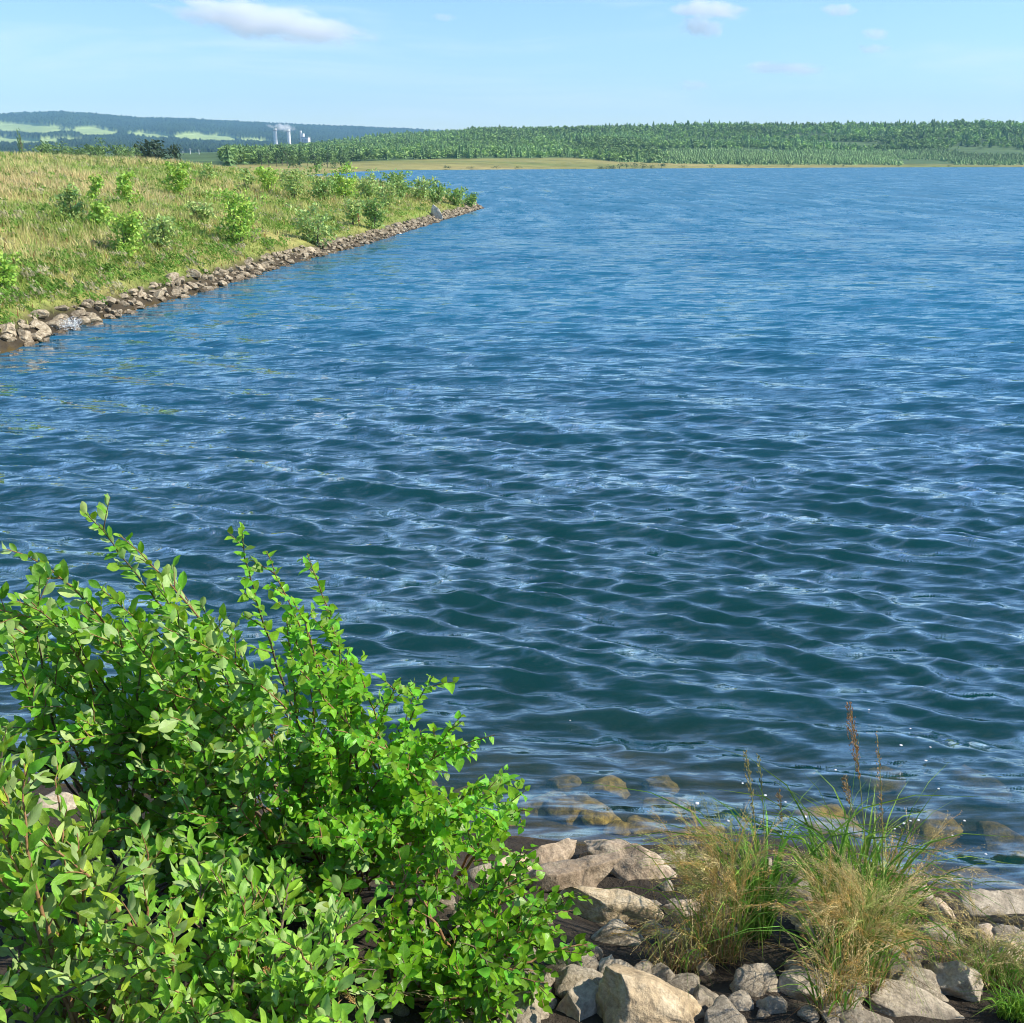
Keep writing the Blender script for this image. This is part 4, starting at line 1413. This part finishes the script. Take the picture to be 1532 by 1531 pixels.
# low birch spreading over the rocks
tips = [at_y(x, y, Y) for x, y, Y in [(868, 1335, 3.3), (845, 1350, 3.3), (885, 1412, 3.1), (872, 1440, 3.1), (815, 1480, 2.95), (770, 1515, 2.85), (830, 1400, 3.2), (790, 1290, 3.5)]]
tips += poly_tips([(560, 1280), (780, 1270), (860, 1390), (860, 1450), (760, 1540), (540, 1540)], 24, 2.75, 3.3, g_)
shrub('birch_shrub', 'birch', 'low birch whose leafy twigs spread over the boulders', [spot(640, 1420), spot(700, 1470), spot(600, 1500)], tips, 73, .052, BT, M_BIRCH,
      twigs=8, per_twig=8, twig_len=.2, droop=.25, wind=(0, 0, 0), main_sp=.026)
# willow shoots close by
tips = [at_y(x, y, Y) for x, y, Y in [(10, 1090, 2.5), (85, 1140, 2.6), (30, 1240, 2.4), (150, 1200, 2.6), (-30, 1160, 2.4), (215, 1260, 2.7)]]
tips += poly_tips([(-60, 1140), (60, 1130), (200, 1250), (260, 1400), (260, 1560), (-60, 1560)], 20, 2.0, 2.6, g_)
shrub('willow_shrub', 'willow', 'upright willow shoots with narrow pale green leaves below the tall willow', [spot(60, 1600), spot(150, 1620), spot(220, 1560)], tips, 74, .074, (0.20, 0.40, 0.04), M_WILLOW,
      twigs=6, per_twig=8, twig_len=.2, wind=(-.1, 0, .4), main_sp=.022, bare=.15)
tips = [at_y(x, y, Y) for x, y, Y in [(300, 1265, 2.9), (330, 1310, 2.8), (390, 1330, 2.8), (440, 1300, 2.9), (350, 1420, 2.5), (230, 1400, 2.5), (500, 1400, 2.7)]]
tips += poly_tips([(220, 1360), (330, 1300), (560, 1330), (600, 1560), (200, 1560)], 24, 2.15, 2.8, g_)
shrub('willow_shrub', 'willow', 'low bushy willow with shiny yellow-green tips between shoots and low birch', [spot(360, 1590), spot(460, 1600), spot(300, 1600)], tips, 75, .064, (0.21, 0.43, 0.04), M_WILLOW,
      twigs=7, per_twig=9, twig_len=.17, wind=(-.1, 0, .35), main_sp=.02, bare=.15)
# inner growth that closes the thicket
tips = poly_tips([(60, 1100), (430, 1080), (560, 1150), (620, 1340), (560, 1420), (300, 1400), (60, 1280)], 46, 2.75, 3.7, g_)
shrub('willow_shrub', 'sallow', 'inner willow growth filling the thicket behind the shoots', [spot(330, 1330), spot(430, 1340), spot(240, 1340), spot(520, 1330)], tips, 76, .074, (0.15, 0.34, 0.025), M_WILLOW,
      twigs=8, per_twig=8, twig_len=.24, wind=(-.25, 0, .2), main_sp=.03, bare=.1)


# ------------------------------------------------------------------ grasses on the near bank
def straw_mat(name, trans=.3):
    t = NT(name)
    at = t.node('Attribute', attribute_name='Col').outputs['Color']
    n = t.noise(t.pos(), 40.0, 3, .6).outputs['Fac']
    v = t.mrange(n, .3, .7, .75, 1.25)
    c = t.mix(1.0, at, t.node('CombineColor', {0: v, 1: v, 2: v}).outputs[0], 'MULTIPLY')
    d = t.node('BsdfPrincipled', {'Base Color': c, 'Roughness': .6, 'Specular IOR Level': .25}).outputs[0]
    return t.surf(t.node('MixShader', {0: trans, 1: d, 2: t.node('BsdfTranslucent', {'Color': c}).outputs[0]}).outputs[0])


M_STRAW = straw_mat('dry_grass')
STRAW, OLIVE, GOLD, BLADE = np.array([.56, .45, .20]), np.array([.30, .33, .09]), np.array([.50, .33, .10]), np.array([.15, .33, .045])


def ribbon(pts, w0, g, c, taper=True):
    pts = np.asarray(pts); n = len(pts)
    tg = np.gradient(pts, axis=0); tg /= np.linalg.norm(tg, axis=1)[:, None] + 1e-9
    a = g.normal(0, 1, 3); a[2] *= .2
    sd = np.cross(tg, a); sd /= np.linalg.norm(sd, axis=1)[:, None] + 1e-9
    w = w0 * (np.sin(np.linspace(.55, math.pi - .04, n)) if taper else np.linspace(1, .5, n))[:, None]
    # folded along the middle, so that it has depth
    nr = np.cross(sd, tg)
    V = np.stack([pts - sd * w, pts + nr * w * .45, pts + sd * w], 1).reshape(-1, 3)
    i = np.arange(n - 1)[:, None] * 3
    q = np.concatenate([i + [0, 1, 4, 3], i + [1, 2, 5, 4]])
    return V, np.concatenate([q[:, [0, 1, 2]], q[:, [0, 2, 3]]]), np.tile(c, (len(V), 1))


def culm_pts(b, h, lean, nod, g, n=9):
    a = math.atan2(lean[1], lean[0])
    top = b + np.array([lean[0], lean[1], 0]) * h + np.array([0, 0, h * g.uniform(.92, 1.0)])
    ctrl = b + np.array([lean[0] * .15, lean[1] * .15, .62]) * h
    pts = bez(b, ctrl, top, n)
    t = np.linspace(0, 1, n)
    k = np.clip((t - .68) / .32, 0, 1) ** 2
    pts = pts + np.column_stack([math.cos(a) * k * nod * h * .5, math.sin(a) * k * nod * h * .5, -k * nod * h * .35])
    return pts


def panicle(S, pts, g, c, frac=.34, spread=.03, m=42, sl=.011, sw=.0009):
    """feathery seed head: hair-thin branchlets that end in slender spikelets"""
    pts = np.asarray(pts); n = len(pts)
    f = 1 - frac * g.random(m) ** .8
    x = f * (n - 1); i = np.minimum(x.astype(int), n - 2)
    sg = pts[i + 1] - pts[i]
    p = pts[i] + sg * (x - i)[:, None]
    tg = sg / np.linalg.norm(sg, axis=1)[:, None]
    a = g.normal(0, 1, (m, 3)); a -= tg * (a * tg).sum(1)[:, None]; a /= np.linalg.norm(a, axis=1)[:, None]
    env = np.sin(math.pi * np.minimum(1, (1 - f) / frac * .85 + .12))[:, None]
    q = p + (tg * g.uniform(.9, 1.9, (m, 1)) + a * g.uniform(.2, .8, (m, 1)) + np.array([-.2, 0, -.2])) * spread * env
    d = q - p; d = d / (np.linalg.norm(d, axis=1)[:, None] + 1e-9) + tg * .5 + np.array([0, 0, -.25])
    d /= np.linalg.norm(d, axis=1)[:, None]
    sd = np.cross(d, g.normal(0, 1, (m, 3))); sd /= np.linalg.norm(sd, axis=1)[:, None] + 1e-9
    up = np.cross(sd, d)
    l, w = sl * g.uniform(.7, 1.4, (m, 1)), sw * g.uniform(.8, 1.3, (m, 1))
    V = np.stack([p - sd * .00045, p + sd * .00045, q, q + d * l * .45 + sd * w, q + d * l * .45 - sd * w * .5 + up * w, q + d * l * .45 - sd * w * .5 - up * w, q + d * l], 1).reshape(-1, 3)
    F0 = np.array([(0, 1, 2), (2, 3, 4), (2, 4, 5), (2, 5, 3), (6, 4, 3), (6, 5, 4), (6, 3, 5)])
    Fc = (np.arange(m)[:, None, None] * 7 + F0).reshape(-1, 3)
    S.add(V, Fc, np.repeat(c * g.uniform(.75, 1.3, (m, 1)), 7, 0))


def tuft(name, label, px, py, rpx, seed, n_culm, h, lean0, n_blade, hb, cat='grass', nod=(.1, .8), pan=42, spread=.03, cols=(STRAW, OLIVE, GOLD), bw=.0035, blade_c=BLADE, lean_s=.22, bases=None, litter=0):
    g = np.random.default_rng(seed)
    c = on_ground(px, py); m = np.linalg.norm(c - CAM0) / F
    r = rpx * m
    root = tag(empty(name, tuple(c)), label, cat, 'grass tufts on the near bank')
    B, K, H = Soup(), Soup(), Soup()
    def base():
        a = g.uniform(0, 6.28); q = r * math.sqrt(g.random())
        x, y = c[0] + math.cos(a) * q, c[1] + math.sin(a) * q * .55
        return np.array([x, y, ground_z(x, y) - .01]), np.array([math.cos(a), math.sin(a)]) * q / max(r, 1e-6)
    for _ in range(n_culm):
        b, o_ = base()
        hh = h * g.uniform(.62, 1.05)
        ln = np.array(lean0) + o_ * .12 + g.normal(0, lean_s, 2)
        pts = culm_pts(b, hh, ln, g.uniform(*nod), g)
        cc = cols[g.integers(len(cols))] * g.uniform(.75, 1.2)
        K.add(*ribbon(pts, .0011, g, cc, False))
        panicle(H, pts, g, cc * g.uniform(.95, 1.2), spread=spread, m=pan, frac=g.uniform(.28, .42))
        if g.random() < .8:      # a narrow leaf on the culm
            i = g.integers(2, 5)
            d = np.array([g.normal(0, 1), g.normal(0, 1), .6]); d /= np.linalg.norm(d)
            L = hh * g.uniform(.2, .4)
            B.add(*ribbon(bez(pts[i], pts[i] + d * L * .6 + (0, 0, .05), pts[i] + d * L + (0, 0, -.08 * L), 5), .0016, g, cc * .9))
    for _ in range(n_blade):
        b, o_ = base()
        hh = hb * g.uniform(.5, 1.05)
        ln = np.array(lean0) * .6 + o_ * .35 + g.normal(0, .28, 2)
        pts = culm_pts(b, hh, ln, g.uniform(.2, 1.1), g, 8)
        B.add(*ribbon(pts, bw * g.uniform(.7, 1.2), g, blade_c * g.uniform(.7, 1.35) * np.array([g.uniform(.85, 1.4), 1, 1])))
    for _ in range(litter):      # short dead blades around the foot
        b, o_ = base()
        hh = h * g.uniform(.15, .42)
        pts = culm_pts(b, hh, g.normal(0, .55, 2), g.uniform(.2, 1.2), g, 6)
        B.add(*ribbon(pts, .0016, g, (STRAW * .8 if g.random() < .6 else np.array([.30, .17, .07])) * g.uniform(.6, 1.2)))
    for nm, S in (('blades', B), ('stalks', K), ('seed_heads', H)):
        if S.V:
            me = S.mesh(nm, nm == 'blades'); me.transform(Matrix.Translation(Vector(-c)))
            o = link(nm, me, root, M_STRAW); o['kind'] = 'stuff'
    return root, c


def tall_stalk(root, c, px_b, py_b, tip, seed, colr, frac, spread, m, sl=.011):
    """one seed stalk that stands out: stem and seed head are parts of the tuft"""
    g = np.random.default_rng(seed)
    b = on_ground(px_b, py_b)
    mid = (b + tip) / 2 + np.array([.03, 0, .06])
    pts = bez(b, mid, tip, 14)
    V, Fc = tube(pts, .0028, .001, 5)
    S = Soup(); S.add(V - c, Fc, OLIVE * 1.1)
    st_ = link('stalk', S.mesh('stalk'), root, M_STRAW)
    S = Soup(); panicle(S, pts, g, colr, frac, spread, m, sl, .0022)
    me = S.mesh('seed_head', False); me.transform(Matrix.Translation(Vector(-c)))
    link('seed_head', me, st_, M_STRAW)


# sparse upright tuft between the boulders and the big tuft
r1, c1 = tuft('grass_tuft', 'upright straw-coloured grass tuft beside the pinkish boulders', 1070, 1440, 38, 201, 105, .66, (-.05, .05), 36, .5, nod=(.02, .4), pan=64, spread=.028, litter=150, lean_s=.10)
tuft('reed_grass', 'clump of broad green blades rising from the upright straw-coloured tuft', 1135, 1405, 20, 202, 0, .7, (.03, 0), 80, .72, bw=.006, nod=(.1, .4))
# big drooping tuft
r2, c2 = tuft('grass_tuft', 'big shaggy tuft of drooping dry seed grass', 1272, 1478, 50, 203, 150, .56, (0, .1), 70, .5, nod=(.25, 1.0), pan=60, spread=.032, cols=(STRAW * 1.25, STRAW * 1.1, GOLD * 1.2, OLIVE * 1.3), litter=150, lean_s=.12)
tuft('reed_grass', 'green reed blades standing above the big shaggy tuft', 1270, 1410, 52, 204, 0, .8, (-.02, .1), 150, .72, bw=.0055, nod=(.1, .4))
r3, c3 = tuft('grass_tuft', 'golden stiff grass at the lakeward edge of the big shaggy tuft', 1325, 1420, 30, 205, 70, .62, (.12, .05), 30, .55, nod=(.05, .4), pan=40, spread=.018, cols=(GOLD, STRAW), litter=60)
g_ = np.random.default_rng(40)
tall_stalk(r2, c2, 1300, 1440, at_y(1272, 1056, 3.75), 301, np.array([.42, .24, .09]), .30, .024, 260)
tall_stalk(r2, c2, 1316, 1440, at_y(1312, 1098, 3.75), 302, np.array([.45, .30, .13]), .42, .014, 90)
tall_stalk(r2, c2, 1285, 1440, at_y(1266, 1168, 3.75), 303, np.array([.40, .27, .12]), .16, .022, 90)
tall_stalk(r1, c1, 1135, 1420, at_y(1116, 1128, 3.75), 304, np.array([.36, .31, .12]), .34, .018, 110)
tall_stalk(r1, c1, 1140, 1420, at_y(1135, 1130, 3.8), 305, np.array([.30, .30, .10]), .22, .008, 40)
tall_stalk(r1, c1, 1165, 1420, at_y(1166, 1186, 3.75), 306, np.array([.45, .30, .13]), .22, .014, 60)
# slender grasses by the slab and the low growth at the end of the bank
r4, c4 = tuft('grass_tuft', 'slender seeding grass in front of the long stone slab', 1470, 1455, 70, 206, 34, .44, (-.12, .05), 20, .25, nod=(.1, .6), pan=50, spread=.02, cols=(STRAW, STRAW), litter=110, lean_s=.15)
tuft('grass_tuft', 'low mixed grass spilling over the broad grey rock', 1490, 1470, 46, 207, 60, .26, (0, 0), 100, .2, nod=(.4, 1.3), pan=40, spread=.025, cols=(OLIVE, STRAW), litter=160)
tuft('grass_tuft', 'fresh bright green grass cushion at the end of the near bank', 1524, 1524, 26, 208, 0, .2, (0, 0), 240, .14, bw=.0028, blade_c=np.array([.15, .33, .035]))
tuft('grass_tuft', 'dry stalks in the gap between the flat-topped slab and the square grey rock', 1010, 1450, 40, 209, 40, .36, (-.1, 0), 10, .3, nod=(.2, .9), pan=24, spread=.014, litter=140)
tuft('grass_tuft', 'stiff golden stalks at the landward foot of the big shaggy tuft', 1245, 1525, 26, 210, 60, .34, (.02, .1), 30, .3, nod=(.1, .6), pan=20, spread=.012, cols=(GOLD, STRAW), litter=120)
r5, c5 = tuft('grass_tuft', 'thin grass with brown seed heads growing through the low bushy willow', 470, 1560, 60, 211, 26, .5, (-.05, .1), 20, .4, nod=(.1, .6), pan=24, spread=.012)
tall_stalk(r5, c5, 440, 1575, at_y(398, 1450, 2.35), 307, np.array([.48, .27, .09]), .4, .016, 160)
tall_stalk(r5, c5, 560, 1575, at_y(500, 1468, 2.4), 308, np.array([.50, .33, .12]), .4, .016, 160)


# ------------------------------------------------------------------ foam flecks on the water
t = NT('foam')
M_FOAM = t.surf(t.node('BsdfPrincipled', {'Base Color': (.82, .84, .84, 1), 'Roughness': .5, 'Normal': t.bump(t.noise(t.obj(), 120.0, 3, .6).outputs['Fac'], .6, .004)}).outputs[0])
g_ = np.random.default_rng(50)
fl = []
for i in range(5):
    V, Fc = ico(2); V = V * (1 + g_.normal(0, .16, (len(V), 1))) * (1, g_.uniform(.7, 1), .3)
    me = np_mesh('foam_fleck', V, Fc); me.materials.append(M_FOAM); fl.append(me)
fspots = [(1043, 1202, 8), (1145, 1190, 5), (1205, 1222, 6), (1188, 1237, 5), (1352, 1232, 5), (1346, 1238, 4), (1362, 1228, 4), (1374, 1227, 5), (1385, 1138, 5), (1348, 1115, 5), (1392, 1118, 4), (1338, 1240, 4),
          (1090, 1228, 6), (1175, 1200, 4), (1443, 1228, 4), (1404, 1180, 4), (1362, 1090, 3), (1300, 1062, 3), (853, 1078, 3), (1333, 1252, 5), (1250, 1152, 4), (1111, 1172, 4), (1425, 1250, 4), (1475, 1278, 4)]
for i, (px, py, r) in enumerate(fspots):
    c = at_z(px, py, .02); s = r * .5 * np.linalg.norm(c - CAM0) / F * .85
    o = bpy.data.objects.new('foam_fleck', fl[i % 5]); col.objects.link(o)
    o.location = c; o.scale = (s, s, s); o.rotation_euler = (0, 0, g_.uniform(0, 6.28))
    tag(o, 'small white foam fleck floating on the water by the near bank', 'foam', 'foam flecks by the near bank')
# splash against the first stones of the headland
c = at_z(97, 488, .12)
V, Fc = clump_crown(g_, 900, cx=(0, 0, .02), rad=(.5, .3, .22), q=.016, lobes=7)
o = link('splash', np_mesh('splash', V, Fc, False), None, M_FOAM); o.location = c
tag(o, 'white splash of a wave breaking against the headland stones', 'splash')

print('triangles', sum(sum(len(p.vertices) - 2 for p in me.polygons) if len(me.polygons) < 4000 else len(me.loops) - 2 * len(me.polygons) for me in bpy.data.meshes))
